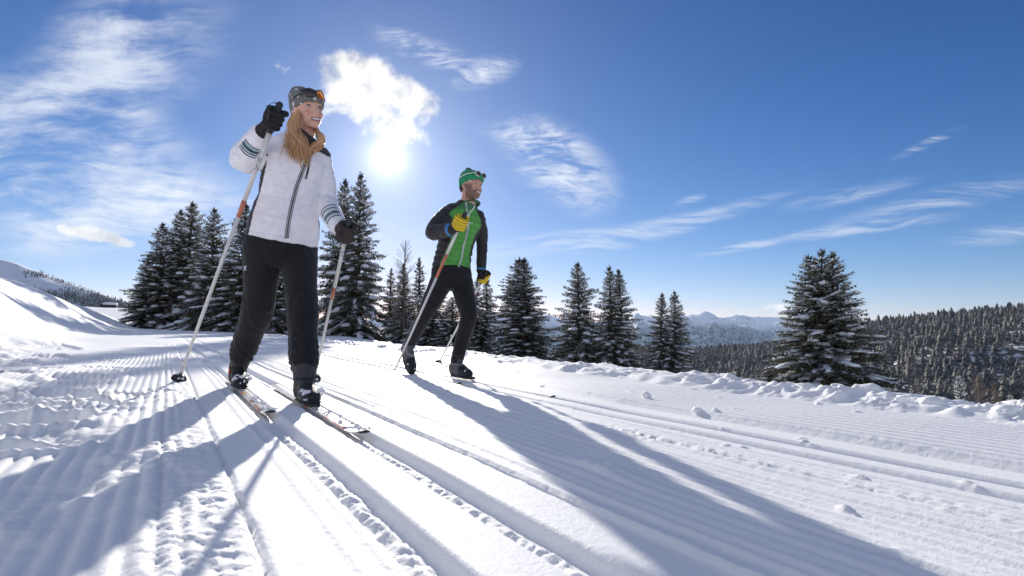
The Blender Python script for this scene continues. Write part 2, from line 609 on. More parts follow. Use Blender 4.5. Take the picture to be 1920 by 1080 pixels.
    pil = np.abs(fbm(x * 2.1, y * 2.1, 3, 140)) * 0.045 + np.abs(fbm(x * 8.5, y * 8.5, 2, 141, 0.5)) * 0.034 * bp + np.maximum(fbm(x * 4.0, y * 4.0, 2, 145) - .2, 0) * 0.06 + (lump2 * .030 + lump * .012 + tiny * .006) * bp
    bh = 0.050 + 0.02 * fbm(s * 0.5, s * 0, 2, 15) - 0.02 * sst(s, 5, 12)
    z = z + prof * (bh + pil - 0.022)
    # footprints
    for (x0, y0, l, w, rt, dp) in HOLES:
        dx, dy = x - x0, y - y0
        ca, sa = math.cos(rt), math.sin(rt)
        q = np.sqrt(((dx * ca + dy * sa) / l) ** 2 + ((-dx * sa + dy * ca) / w) ** 2) + 0.22 * lump2 + 0.12 * fbm(x * 5, y * 5, 2, 150)
        z = z - dp * (1 - sst(q, 0.55, 1.05)) + dp * 0.35 * np.exp(-((q - 1.15) / 0.16) ** 2)
    return z


def gz(x, y):
    return float(ground(np.array([x], dtype=np.float64), np.array([y], dtype=np.float64), True)[0])


def grid_faces(nr, nt):
    idx = np.arange(nr * nt).reshape(nr, nt)
    return np.stack([idx[:-1, :-1].ravel(), idx[:-1, 1:].ravel(), idx[1:, 1:].ravel(), idx[1:, :-1].ravel()], -1)


def build_ground():
    """The piste as a grid combed along the tracks, and the land round it as rings about the skiers' side of the slope."""
    U0, U1, S0, S1 = -3.4, 3.72, -2.6, 13.0
    us = np.concatenate([np.arange(U0, -1.3, 0.022), np.arange(-1.3, 0.95, 0.0062), np.arange(0.95, U1 + .005, 0.0125)])
    ss = [S0]
    while ss[-1] < S1:
        q = abs(ss[-1] - 0.35)
        ss.append(ss[-1] + min(max(0.0062, 0.0044 * q * q), 0.07))
    ss = np.array(ss)
    S, U = np.meshgrid(ss, us, indexing='ij')
    X, Y = RX * U + TX * S, RY * U + TY * S
    Z = ground(X.ravel(), Y.ravel(), True, np.hypot(X, Y).ravel()).reshape(X.shape)
    V1 = np.stack([X, Y, Z], -1).reshape(-1, 3)
    Q1 = grid_faces(*X.shape)[:, ::-1]
    rr = [0.30]
    while rr[-1] < 170:
        r = rr[-1]
        rr.append(r + min(max(0.05, 0.0040 * r * r), 0.035 * r))
    rr = np.array(rr)
    th = np.radians(np.concatenate([np.arange(-180, -70, 4.0), np.arange(-70, -48.1, 0.5), np.arange(-48, 48.01, 0.16), np.arange(48.5, 70, 0.5), np.arange(70, 180.1, 4.0)]))
    R, T = np.meshgrid(rr, th, indexing='ij')
    X, Y = R * np.sin(T), R * np.cos(T)
    Z = ground(X.ravel(), Y.ravel(), True, R.ravel()).reshape(X.shape)
    V2 = np.stack([X, Y, Z], -1).reshape(-1, 3)
    u = RX * V2[:, 0] + RY * V2[:, 1]
    s = TX * V2[:, 0] + TY * V2[:, 1]
    inside = (u > U0 + 0.03) & (u < U1 - 0.03) & (s > S0 + 0.03) & (s < S1 - 0.03)
    near = (u > U0 - 0.6) & (u < U1 + 0.6) & (s > S0 - 0.6) & (s < S1 + 0.6)
    V2[near, 2] -= 0.004
    V2[inside, 2] -= 0.02
    Q2 = grid_faces(*X.shape)
    Q2 = Q2[~inside[Q2].all(axis=1)]
    V = np.vstack([V1, V2])
    Q = np.vstack([Q1, Q2 + len(V1)])
    mesh_obj('snow_ground', V, Q, SNOW, kind='structure')
    print('ground quads', len(Q1), len(Q2))


build_ground()


# ------------------------------------------------------------------ far land
def sky_interp(pts):
    A = [ray(*p) for p in pts]
    xs = np.array([q[0] for q in A])
    ys = np.array([q[1] for q in A])
    return lambda a: np.interp(a, xs, ys)


hill_line = sky_interp([(-400, 720), (900, 700), (1050, 676), (1130, 668), (1210, 662), (1290, 658), (1360, 656), (1440, 650), (1530, 636), (1600, 618), (1640, 609), (1700, 600), (1760, 592), (1820, 590), (1880, 583), (1920, 582), (2300, 560), (3200, 600)])


def hill(a, k):
    KR = 1250 + 250 * np.sin(a * 5.0)
    t = np.clip((k - 230) / (KR - 230), 0, 1.6)
    top = hill_line(a) * KR
    z = -78 + (top + 78) * np.where(t < 1, t ** 0.85, 1 - (t - 1) * 0.6)
    x = a * k
    z = z + 16 * fbm(x * 0.006, k * 0.006, 4, 200) * np.sin(np.clip(t, 0, 1) * math.pi) + 5 * fbm(x * .02, k * .02, 3, 210) * np.sin(np.clip(t, 0, 1) * math.pi)
    return z


def proj_grid(a0, a1, na, ks, fn):
    a = np.linspace(a0, a1, na)
    K, A = np.meshgrid(ks, a, indexing='ij')
    Z = fn(A.ravel(), K.ravel()).reshape(A.shape)
    V = np.stack([A * K, K, Z], -1).reshape(-1, 3)
    idx = np.arange(A.size).reshape(A.shape)
    Q = np.stack([idx[:-1, :-1].ravel(), idx[:-1, 1:].ravel(), idx[1:, 1:].ravel(), idx[1:, :-1].ravel()], -1)
    return V, Q


def mat_mountain(name, treeline, scale, rock=0.5, snowcol=(0.84, 0.87, 0.92)):
    m, g, b = new_mat(name)
    geo = g.n('ShaderNodeNewGeometry')
    pos = geo.outputs['Position']
    z = g.sep(pos)[2]
    nz = g.sep(geo.outputs['True Normal'])[2]
    n1 = g.noise(pos, 1.0 / scale, 8, 0.65)
    n2 = g.noise(pos, 6.0 / scale, 6, 0.7)
    f = g.m('ADD', z, g.m('MULTIPLY', g.m('SUBTRACT', n1, 0.5), treeline * 1.3))
    wood = g.ramp(f, treeline * 0.55, treeline * 1.2, out=(1.0, 0.0))
    speck = g.ramp(n2, 0.36, 0.6)
    wood = g.m('MULTIPLY', wood, g.m('ADD', g.m('MULTIPLY', speck, 0.6), 0.4))
    rk = g.m('MULTIPLY', g.ramp(nz, 0.62, 0.80, out=(1, 0)), g.ramp(n2, 0.45, 0.6))
    c = g.mix(g.m('MULTIPLY', rk, rock), snowcol + (1,), (0.16, 0.15, 0.15, 1))
    c = g.mix(wood, c, (0.045, 0.055, 0.05, 1))
    g.link(c, b.inputs['Base Color'])
    b.inputs['Roughness'].default_value = 0.8
    b.inputs['Specular IOR Level'].default_value = 0.15
    return m


def mat_forest_floor():
    m, g, b = new_mat('forest_floor')
    pos = g.n('ShaderNodeNewGeometry').outputs['Position']
    n1 = g.noise(pos, 0.12, 6, 0.7)
    c = g.mix(g.ramp(n1, 0.5, 0.62), (0.10, 0.10, 0.09, 1), (0.75, 0.78, 0.82, 1))
    g.link(c, b.inputs['Base Color'])
    b.inputs['Roughness'].default_value = 0.9
    b.inputs['Specular IOR Level'].default_value = 0.1
    return m


V, Q = proj_grid(-0.45, 2.0, 200, np.concatenate([np.arange(150, 600, 10), np.arange(600, 1700, 20), np.arange(1700, 2600, 100)]), hill)
mesh_obj('hillside', V, Q, mat_forest_floor(), kind='structure')

left_line = sky_interp([(-900, 440), (-300, 446), (-120, 468), (0, 486), (28, 491.5), (55, 503), (78, 510), (111, 525), (152, 538), (194, 552), (231, 564), (259, 573), (300, 590), (380, 612), (470, 628), (700, 650), (900, 665)])


def left_mtn(a, k):
    KR = 1700.0
    t = np.clip((k - 1150) / (KR - 1150), 0, 1.5)
    top = left_line(a) * KR
    z = -120 + (top + 120) * np.where(t < 1, t ** 0.9, 1 - (t - 1) * 0.8)
    x = a * k
    z = z + (26 * fbm(x * 0.0035 + 3, k * 0.0022, 4, 300) + 5 * fbm(x * .02, k * .012, 3, 310)) * np.sin(np.clip(t, 0, 1) * math.pi) ** 0.7
    return z


V, Q = proj_grid(-2.2, 0.05, 200, np.arange(1100, 2300, 12), left_mtn)
mesh_obj('snowy_mountain_slope', V, Q, mat_mountain('slope_snow', 150, 60, 0.2), kind='structure')

far_line1 = sky_interp([(-2500, 560), (-600, 610), (300, 612), (600, 606), (760, 600), (880, 606), (930, 594), (985, 598), (1030, 594), (1060, 602), (1100, 610), (1150, 606), (1179, 602), (1193, 593), (1212, 596), (1229, 600), (1262, 602), (1301, 592), (1325, 588), (1339, 595), (1356, 604), (1385, 616), (1420, 622), (1470, 640), (1600, 655), (2200, 650), (3500, 560)])
far_line2 = sky_interp([(-2500, 600), (800, 640), (1200, 640), (1300, 612), (1340, 602), (1354, 598), (1378, 591), (1399, 600), (1410, 599), (1423, 597), (1440, 599), (1457, 598), (1471, 600), (1520, 596), (1560, 604), (1650, 610), (2200, 600), (3500, 590)])


def ridged(x, y, octs, seed):
    s = np.zeros_like(x)
    a = 1.0
    w = np.ones_like(x)
    for i in range(octs):
        n = 1 - np.abs(perlin(x * 2 ** i + 5 * i, y * 2 ** i, seed + i)) * 1.6
        n = np.clip(n, 0, 1) ** 2 * w
        w = np.clip(n * 1.6, 0, 1)
        s += a * n
        a *= 0.5
    return s / 1.6


def far_mtn(line, KR, depth, seed):
    def fn(a, k):
        t = (KR - k) / depth
        top = (line(a) + 0.0026 * fbm(a * 30, a * 0 + seed, 5, seed, 0.5)) * KR * 1.04 + 25
        base = -520.0
        f = np.where(t > 0, np.clip(1 - np.clip(t, 0, 1) ** 1.7, 0, 1), np.clip(1 + t * 1.6, 0, 1))
        x = a * KR
        rg = ridged(x / 1500.0 + 3.3, k / 1700.0, 7, seed)
        z = base + (top - base) * f
        return z + (rg - 0.55) * 560 * np.clip(np.abs(t) * 2.0 - 0.03, 0.0, 1) * np.clip(f * 1.5, 0, 1)
    return fn


MM = mat_mountain('alpine_rock_and_snow', 330, 420, 0.6, (0.94, 0.94, 0.95))
V, Q = proj_grid(-1.3, 1.5, 700, np.arange(9300, 11900, 42), far_mtn(far_line1, 11500, 2100, 400))
mesh_obj('alpine_mountain_range', V, Q, MM, kind='structure')
V, Q = proj_grid(-1.3, 1.5, 500, np.arange(13200, 15600, 70), far_mtn(far_line2, 15200, 1900, 450))
mesh_obj('alpine_mountain_range', V, Q, MM, kind='structure')
vs = [(-42000, -3000, -560), (42000, -3000, -560), (42000, 17000, -560), (-42000, 17000, -560)]
mesh_obj('valley_floor', vs, [(0, 1, 2, 3)], mat_mountain('valley_ground', 60, 420, 0.3), kind='structure')


# the air: one closed box of thin haze round everything
mz = bpy.data.materials.new('haze')
mz.use_nodes = True
gh = NT(mz.node_tree)
pv = gh.n('ShaderNodeVolumePrincipled')
pv.inputs['Color'].default_value = (0.50, 0.72, 1.0, 1)
pv.inputs['Density'].default_value = 1.8e-5
pv.inputs['Anisotropy'].default_value = 0.2
gh.link(pv.outputs[0], gh.n('ShaderNodeOutputMaterial').inputs['Volume'])
hz = MB()
hz.box((0, 7000, 65), (42100, 10100, 630))
hz.build('haze', mz, smooth=False, kind='stuff')


# ------------------------------------------------------------------ trees
def mat_needles(name, c1, c2, dust):
    m, g, b = new_mat(name)
    geo = g.n('ShaderNodeNewGeometry')
    oi = g.n('ShaderNodeObjectInfo')
    pos = g.n('ShaderNodeTexCoord').outputs['Object']
    n1 = g.noise(pos, 2.2, 4, 0.6)
    n2 = g.noise(pos, 14.0, 5, 0.7)
    c = g.mix(g.ramp(n1, 0.35, 0.65), c1 + (1,), c2 + (1,))
    c = g.mix(g.m('MULTIPLY', oi.outputs['Random'], 0.35), c, (0.085, 0.075, 0.035, 1))
    d = g.m('MULTIPLY', g.ramp(n2, 0.52, 0.66), dust)
    c = g.mix(d, c, (0.80, 0.83, 0.88, 1))
    g.link(c, b.inputs['Base Color'])
    b.inputs['Roughness'].default_value = 0.7
    b.inputs['Specular IOR Level'].default_value = 0.25
    return m


def mat_bark(name, c):
    m, g, b = new_mat(name)
    pos = g.n('ShaderNodeTexCoord').outputs['Object']
    mp = g.n('ShaderNodeMapping')
    g.link(pos, mp.inputs[0])
    mp.inputs['Scale'].default_value = (12, 12, 3)
    n = g.noise(mp.outputs[0], 1.0, 5, 0.65)
    g.link(g.mix(n, tuple(v * 0.55 for v in c) + (1,), tuple(v * 1.5 for v in c) + (1,)), b.inputs['Base Color'])
    b.inputs['Roughness'].default_value = 0.9
    bump(g, b, n, 0.8, 0.02)
    return m


NEEDLE = mat_needles('spruce_needles', (0.046, 0.054, 0.022), (0.125, 0.112, 0.052), 0.7)
BARK = mat_bark('bark', (0.10, 0.075, 0.055))
LARCHBARK = mat_bark('larch_bark', (0.17, 0.125, 0.09))
TREESNOW = mat_snow('tree_snow', grain=False, col=(0.86, 0.88, 0.91))
H0 = 8.0


def spruce_meshes(seed, spread=0.25, leaders=((0, 0, 1.0),), snowiness=0.6, dense=1.0, power=0.85, tag_=''):
    R = random.Random(seed)
    tv, tf, nv, nf = [], [], [], []
    trunk, snow = MB(), MB()

    def diamond(V_, F_, p, d, side, L, w):
        n = len(V_)
        V_ += [p, p + d * L * 0.45 + side * w, p + d * L, p + d * L * 0.45 - side * w]
        F_.append((n, n + 1, n + 2, n + 3))

    for (lx, ly, lh) in leaders:
        H = H0 * lh
        base = Vector((lx * 0.25, ly * 0.25, 0))
        top = Vector((lx, ly, H))
        bend = Vector((R.uniform(-.08, .08), R.uniform(-.08, .08), 0))

        def axis(t):
            q = base.lerp(top, t)
            f = min(1, t * 2.2)
            q.x = base.x + (top.x - base.x) * f
            q.y = base.y + (top.y - base.y) * f
            return q + bend * math.sin(t * 3.1) * 1.5
        trunk.tube([axis(i / 9) - Vector((0, 0, 0.4 if i == 0 else 0)) for i in range(10)], [0.15 * H / 8 * (1 - i / 9.4) + 0.008 for i in range(10)], 7)
        z = 0.035
        phase = R.random() * 6
        share = 1.0 if len(leaders) == 1 else 0.8
        while z < 0.985:
            n = int((7.5 - 3.0 * z) * dense + R.random())
            phase += 1.9
            for i in range(n):
                t = min(0.985, z + R.uniform(-0.012, 0.012))
                az = phase + i * 2 * math.pi / n + R.uniform(-0.35, 0.35)
                L = spread * H0 * ((1 - t) ** power * share * lh * min(1, (1.02 - t) * 7 + .15) + 0.006) * R.uniform(0.62, 1.12)
                if R.random() < 0.07:
                    L *= 1.22
                dirh = Vector((math.cos(az), math.sin(az), 0))
                side = Vector((-math.sin(az), math.cos(az), 0))
                p0 = axis(t)
                pit = math.tan(rad(-16 + 58 * t ** 1.4 + R.uniform(-7, 7)))
                drp = (0.42 - 0.3 * t) * R.uniform(0.7, 1.4)
                up = R.uniform(0.12, 0.28)

                def bp(s):
                    return p0 + dirh * (L * s) + Vector((0, 0, L * (pit * s - drp * s * s + up * s ** 3)))
                if L > 0.35:
                    trunk.tube([bp(0), bp(.5), bp(.96)], [0.016 + 0.008 * L, 0.012, 0.004], 3, caps=False)
                m_ = max(4, int(L / 0.075))
                for j in range(m_):
                    s = 0.10 + 0.90 * (j + R.random() * 0.7) / m_
                    q = bp(s)
                    tl = min(0.62, 0.40 * L) * (1.05 - s) ** 0.8 + 0.07
                    for sg in (-1, 1):
                        d = (dirh * R.uniform(0.45, 0.85) + side * sg * R.uniform(0.6, 1.0) + Vector((0, 0, R.uniform(-0.45, 0.05)))).normalized()
                        nrm = Vector((R.uniform(-.5, .5), R.uniform(-.5, .5), 1)).normalized()
                        sd = d.cross(nrm).normalized()
                        l_ = tl * R.uniform(0.65, 1.15)
                        k_ = 2 if l_ > 0.22 else 1
                        for e in range(k_):
                            pe = q + d * (l_ * e / k_) + Vector((0, 0, -0.05 * e))
                            diamond(tv, tf, pe, d, sd, l_ / k_ * 1.25, R.uniform(0.022, 0.036))
                            dd = (d * 0.5 + Vector((R.uniform(-.3, .3), R.uniform(-.3, .3), -0.9))).normalized()
                            diamond(tv, tf, pe, dd, d.cross(dd).normalized(), R.uniform(0.10, 0.20) * (1.1 - 0.4 * t), R.uniform(0.02, 0.034))
                        if R.random() < 0.42 * snowiness:
                            diamond(snow.v, snow.f, q + Vector((0, 0, 0.022)), d, sd, l_ * 0.9, 0.04)
                diamond(tv, tf, bp(0.9), (bp(1) - bp(.9)).normalized(), side, 0.16, 0.03)
                if R.random() < 1.25 * snowiness and L > 0.14:
                    s0 = R.uniform(0.15, 0.6)
                    s1 = min(1.0, s0 + R.uniform(0.2, 0.7))
                    mm = 6
                    w = min(0.135, 0.045 + 0.055 * L) * R.uniform(0.35, 1.5)
                    pts, rr_ = [], []
                    for e in range(mm + 1):
                        s = s0 + (s1 - s0) * e / mm
                        f = math.sin(math.pi * (0.08 + 0.84 * e / mm)) ** 0.6 * R.uniform(0.45, 1.35)
                        pts.append(bp(s) + Vector((R.uniform(-.02, .02), R.uniform(-.02, .02), 0.02 + w * 0.28)) + side * R.uniform(-.04, .04))
                        rr_.append((w * f, w * f * 0.62))
                    snow.tube(pts, rr_, 6)
            z += (0.034 - 0.012 * z) * R.uniform(0.8, 1.2)
    # every tree gets a ragged skirt of snow-loaded low boughs from the loop above; join what was collected
    ms = bpy.data.meshes
    out = []
    for nm, V_, F_, mt, sm in (('trunk', trunk.v, trunk.f, BARK, True), ('crown', tv, tf, NEEDLE, False), ('snow_load', snow.v, snow.f, TREESNOW, True)):
        me = ms.new(nm)
        me.from_pydata([tuple(v) for v in V_], [], F_)
        me.update()
        me.materials.append(mt)
        if sm:
            me.polygons.foreach_set('use_smooth', np.ones(len(me.polygons), dtype=bool))
        out.append((nm, me))
    return out


def larch_meshes(seed, twiggy=1.0):
    R = random.Random(seed)
    t_, b_ = MB(), MB()
    t_.tube([(0, 0, -.3), (0.02, 0, 2), (-0.03, 0.03, 4.5), (0, 0, 7), (0.02, 0, H0)], [.10, .085, .06, .03, .008], 6)
    z = 0.12
    while z < 0.97:
        for i in range(4):
            az = R.random() * 6.28
            L = 0.17 * H0 * (1 - z) ** 0.6 * R.uniform(0.6, 1.1) + 0.12
            d = Vector((math.cos(az), math.sin(az), 0.35 + 0.6 * z))
            p = Vector((0, 0, z * H0))
            pts = [p + d * L * s + Vector((0, 0, -0.18 * L * s * (1 - s) * 3)) for s in (0, .35, .7, 1)]
            b_.tube(pts, [.016, .012, .008, .003], 3, caps=False)
            for j in range(int(7 * twiggy)):
                s = R.uniform(0.25, 1)
                q = pts[0].lerp(pts[3], s)
                e = (Vector((R.uniform(-1, 1), R.uniform(-1, 1), R.uniform(-.2, .8))) + d * 0.6).normalized()
                l = L * 0.28 * R.uniform(.5, 1.2)
                b_.tube([q, q + e * l], [.006, .002], 3, caps=False)
        z += 0.022
    out = []
    for nm, mb in (('trunk', t_), ('branches', b_)):
        me = bpy.data.meshes.new(nm)
        me.from_pydata([tuple(v) for v in mb.v], [], mb.f)
        me.update()
        me.materials.append(LARCHBARK)
        out.append((nm, me))
    return out


VAR = {
    'a': spruce_meshes(11, 0.21, snowiness=0.9, power=0.82),
    'b': spruce_meshes(12, 0.25, snowiness=1.1, power=0.80),
    'twin': spruce_meshes(14, 0.23, leaders=((-0.25, 0.1, 0.97), (0.3, -0.05, 1.0)), snowiness=1.1, dense=0.95, power=0.80),
    'broad': spruce_meshes(15, 0.36, leaders=((-0.30, 0.2, 0.975), (0.06, 0, 1.0), (0.36, -0.1, 0.985)), snowiness=0.75, dense=0.92, power=0.85),
    'slim': spruce_meshes(16, 0.15, snowiness=0.7, dense=0.85),
    'larch': larch_meshes(17),
    'bushlarch': larch_meshes(18, 2.2),
}
HALF = {'a': 0.19, 'b': 0.215, 'twin': 0.20, 'broad': 0.30, 'slim': 0.15, 'larch': 0.15, 'bushlarch': 0.15}


def plant(name, var, top, k, wpx, rot, label, group=None, cat='tree', bz=None):
    tx, ty = top
    tp = P(tx, ty, k)
    zb = gz(tp.x, tp.y) if bz is None else bz
    h = tp.z - zb
    hw = wpx * k / F / 2
    root = empty(name, (tp.x, tp.y, zb), label, cat, group)
    root.rotation_euler = (0, 0, rad(rot))
    sx = hw / (HALF[var] * H0)
    root.scale = (sx, sx, h / H0)
    for nm, me in VAR[var]:
        c = bpy.data.objects.new(nm, me)
        COL.objects.link(c)
        c.parent = root
    return root


GL = 'spruces at the far end of the piste'
plant('spruce_tree', 'b', (278, 476), 36.5, 82, 10, 'short bushy spruce at the far left end of the dark tree group', GL)
plant('spruce_tree', 'a', (306, 416), 37, 140, 200, 'spruce with the second lowest tip in the dark left group', GL)
plant('spruce_tree', 'a', (340, 392), 39, 130, 70, 'dark spruce just left of the tallest tip in the left group', GL)
plant('spruce_tree', 'b', (362, 376), 38, 150, 130, 'tallest spruce of the dark group left of the woman', GL)
plant('spruce_tree', 'b', (402, 388), 33, 140, 300, 'snow laden spruce left of the long white ski pole', GL)
plant('spruce_tree', 'a', (462, 380), 32, 165, 20, 'spruce half hidden behind the woman and her raised pole', GL)
plant('spruce_tree', 'b', (528, 452), 29, 150, 95, 'snowy spruce seen between the legs of the woman', GL)
GC = 'spruces behind the two skiers'
plant('spruce_tree', 'a', (648, 334), 37, 150, 45, 'tall dark spruce close beside the left hand of the woman', GC)
plant('spruce_tree', 'b', (677, 321), 35, 138, 160, 'tallest spruce right of the woman with its tip near the sun', GC)
plant('spruce_tree', 'slim', (734, 502), 36, 70, 0, 'brownish slim spruce right of the tallest spruce', GC)
plant('spruce_tree', 'a', (757, 492), 34, 78, 80, 'brownish spruce below the bare larch', GC)
plant('larch_tree', 'larch', (760, 449), 33, 70, 0, 'bare leafless larch between the two skiers')
plant('spruce_tree', 'slim', (786, 482), 33, 80, 190, 'spruce tip just left of the jacket of the man', GC)
plant('spruce_tree', 'b', (812, 528), 25, 125, 30, 'snow covered spruce behind the rear leg of the man', GC)
plant('spruce_tree', 'b', (848, 556), 24, 105, 250, 'snow covered spruce between the legs of the man', GC)
GR = 'spruces below the right edge of the piste'
plant('spruce_tree', 'twin', (903, 515), 26, 92, 10, 'twin tipped spruce just right of the man', GR)
plant('spruce_tree', 'twin', (980, 479), 24, 176, 120, 'wide grey green spruce below the streaky cloud', GR)
plant('spruce_tree', 'b', (1083, 490), 22, 132, 200, 'left one of the two touching spruces, single tip', GR)
plant('spruce_tree', 'twin', (1150, 497), 21.5, 134, 230, 'right one of the two touching spruces, double tip', GR)
plant('spruce_tree', 'twin', (1252, 543), 20, 118, 0, 'small free standing twin tipped spruce before the far mountains', GR)
plant('spruce_tree', 'slim', (1331, 688), 25, 60, 0, 'tiny snowy spruce peeping over the berm right of the free standing spruce', GR)
plant('spruce_tree', 'slim', (1412, 692), 27, 56, 90, 'tiny snowy spruce peeping over the berm left of the biggest spruce', GR)
plant('spruce_tree', 'a', (1442, 682), 19, 78, 40, 'small dark spruce touching the left foot of the biggest spruce', GR)
plant('spruce_tree', 'broad', (1538, 467), 17, 285, 4, 'biggest broad spruce with several tips on the right side', GR)
plant('spruce_tree', 'b', (1797, 694), 30, 66, 90, 'small snowy spruce behind the big lump on the berm', GR)
plant('spruce_tree', 'slim', (1724, 714), 38, 44, 120, 'grey little spruce left of the big lump on the berm', GR)
plant('spruce_tree', 'b', (1893, 734), 22, 52, 0, 'snow capped young spruce low by the right picture edge', GR)
plant('spruce_tree', 'a', (1930, 690), 30, 74, 0, 'spruce cut off by the right picture edge', GR)
GB = 'bare larches beyond the berm'
plant('larch_tree', 'bushlarch', (1832, 702), 36, 60, 0, 'brown bare larch right of the small snowy spruce', GB)
plant('larch_tree', 'bushlarch', (1863, 716), 34, 50, 50, 'brown bare larch between two young spruces', GB)
plant('larch_tree', 'bushlarch', (1675, 722), 40, 50, 130, 'brown bare larch right of the biggest spruce', GB)
plant('larch_tree', 'bushlarch', (1180, 640), 27, 40, 130, 'brown bare larch beside the double tipped spruce', GB)


# ---- the wood across the valley
def mat_far_wood():
    m, g, b = new_mat('snow_dusted_wood')
    geo = g.n('ShaderNodeNewGeometry')
    pos = geo.outputs['Position']
    nz = g.sep(geo.outputs['True Normal'])[2]
    n1 = g.noise(pos, 0.035, 4, 0.6)
    n2 = g.noise(pos, 0.9, 4, 0.7)
    c = g.mix(g.ramp(n1, 0.35, 0.65), (0.035, 0.045, 0.03, 1), (0.12, 0.09, 0.07, 1))
    f = g.m('MULTIPLY', g.ramp(n2, 0.44, 0.60), g.ramp(nz, -0.2, 0.5, out=(0.35, 1.0)))
    c = g.mix(g.m('MULTIPLY', f, 0.36), c, (0.66, 0.69, 0.74, 1))
    g.link(c, b.inputs['Base Color'])
    b.inputs['Roughness'].default_value = 0.85
    b.inputs['Specular IOR Level'].default_value = 0.1
    return m


FW = mat_far_wood()


def conifer_low(seed, tiers=4, sides=6):
    R = random.Random(seed)
    v, f = [], []
    for i in range(tiers):
        z0 = 0.06 + 0.9 * i / tiers
        z1 = min(1.0, z0 + 0.9 / tiers * 1.75)
        r = 0.19 * (1 - 0.8 * i / tiers)
        n = len(v)
        ph = R.random() * 6
        for k in range(sides * 2):
            a = ph + math.pi * k / sides
            q = r * (R.uniform(0.85, 1.15) if k % 2 else R.uniform(0.5, 0.7))
            v.append((q * math.cos(a), q * math.sin(a), z0 + (0.0 if k % 2 else 0.05) + R.uniform(-.02, .02)))
        v.append((R.uniform(-.01, .01), R.uniform(-.01, .01), z1))
        for k in range(sides * 2):
            f.append((n + k, n + (k + 1) % (sides * 2), n + sides * 2))
    return np.array(v), np.array(f)


def scatter(fn, n, a0, a1, k0, k1, h0, h1, seed, accept=None):
    rs = np.random.default_rng(seed)
    k = np.sqrt(rs.uniform(k0 * k0, k1 * k1, n * 2))
    a = rs.uniform(a0, a1, n * 2)
    ok = np.ones(len(k), bool)
    if accept is not None:
        ok = accept(a, k, rs)
    a, k = a[ok][:n], k[ok][:n]
    z = fn(a, k)
    h = rs.uniform(h0, h1, len(k)) * (0.6 + 0.65 * rs.random(len(k))) * (1 + 0.35 * fbm(a * k * 0.008, k * 0.008, 3, seed + 7))
    return np.stack([a * k, k, z], -1), h


def wood_mesh(name, pts, hs, seed, tiers=3, sides=4, slim=1.0):
    temps = [conifer_low(seed + i, tiers, sides) for i in range(5)]
    rs = np.random.default_rng(seed)
    VV, FF, off = [], [], 0
    sel = rs.integers(0, 5, len(pts))
    for i in range(5):
        tv, tf = temps[i]
        p, h = pts[sel == i], hs[sel == i]
        if not len(p):
            continue
        ang = rs.uniform(0, 6.28, len(p))
        ca, sa = np.cos(ang)[:, None], np.sin(ang)[:, None]
        w = (h * rs.uniform(0.85, 1.25, len(p)) * slim)[:, None]
        X = (tv[None, :, 0] * ca - tv[None, :, 1] * sa) * w + p[:, None, 0]
        Y = (tv[None, :, 0] * sa + tv[None, :, 1] * ca) * w + p[:, None, 1]
        Z = tv[None, :, 2] * h[:, None] + p[:, None, 2]
        V_ = np.stack([X, Y, Z], -1).reshape(-1, 3)
        F_ = (tf[None] + (np.arange(len(p)) * len(tv))[:, None, None]).reshape(-1, 3) + off
        off += len(V_)
        VV.append(V_)
        FF.append(F_)
    o = mesh_obj(name, np.vstack(VV), np.vstack(FF), FW, smooth=False, kind='stuff')
    return o


def clear_ok(a, k, rs):
    ac, kc = 0.33, 760.0
    x = a * k
    meadow = (np.abs(a - ray(1312, 680)[0]) < 0.018) & (k > 560) & (k < 900)
    g2 = fbm(x * 0.012, k * 0.012, 3, 500) > 0.5
    return ~(meadow | g2)


pts, hs = scatter(hill, 13500, -0.2, 1.1, 250, 1560, 9, 16, 31, clear_ok)
order = np.argsort(pts[:, 1])
near_n = 150
lowme = []
for i in range(3):
    tv, tf = conifer_low(900 + i, 7, 6)
    me = bpy.data.meshes.new('crown')
    me.from_pydata([tuple(q) for q in tv], [], [tuple(int(j) for j in q) for q in tf])
    me.materials.append(FW)
    lowme.append(me)
inview = [i for i in order if 0.12 < pts[i, 0] / pts[i, 1] < 0.93][:near_n]
for j, i in enumerate(inview):
    o = bpy.data.objects.new('forest_spruce', lowme[j % 3])
    COL.objects.link(o)
    o.location = pts[i]
    o.scale = (hs[i] * 1.5, hs[i] * 1.5, hs[i])
    o.rotation_euler = (0, 0, j * 1.7)
    tag(o, 'snow dusted spruce at the near foot of the wooded hill beyond the berm', 'tree', 'nearest spruces of the wooded hill')
rest = np.setdiff1d(np.arange(len(pts)), inview)
w1 = wood_mesh('wooded_hill', pts[rest], hs[rest], 31, slim=1.6)
tag(w1, 'dense snow dusted spruce wood covering the hill on the right', 'forest')


def lm_ok(a, k, rs):
    z = left_mtn(a, k)
    x = a * k
    return (z < 150 + 90 * fbm(x * 0.005, k * 0.006, 3, 520) + 60 * rs.random(len(k))) & (z > -30)


pts, hs = scatter(left_mtn, 10000, -1.1, -0.35, 1150, 1700, 5, 10, 41, lm_ok)
w2 = wood_mesh('mountain_wood', pts, hs, 41, 2, 3)
tag(w2, 'dark spruce wood on the lower slope of the left mountain', 'forest')


# ------------------------------------------------------------------ the skiers
from mathutils.bvhtree import BVHTree
HEAD = Vector((0.517, -0.856, 0.0)).normalized()      # both glide this way
LAT = Vector((0.856, 0.517, 0.0)).normalized()        # their left
UP = Vector((0, 0, 1))


def to_px(p):
    x, y, z = p[0], p[1], p[2] - CAMZ
    d = y * CP + z * SP
    return 960 + F * x / d, 540 - F * (z * CP - y * SP) / d


def to_px_np(v):
    x, y, z = v[:, 0], v[:, 1], v[:, 2] - CAMZ
    d = y * CP + z * SP
    return 960 + F * x / d, 540 - F * (z * CP - y * SP) / d


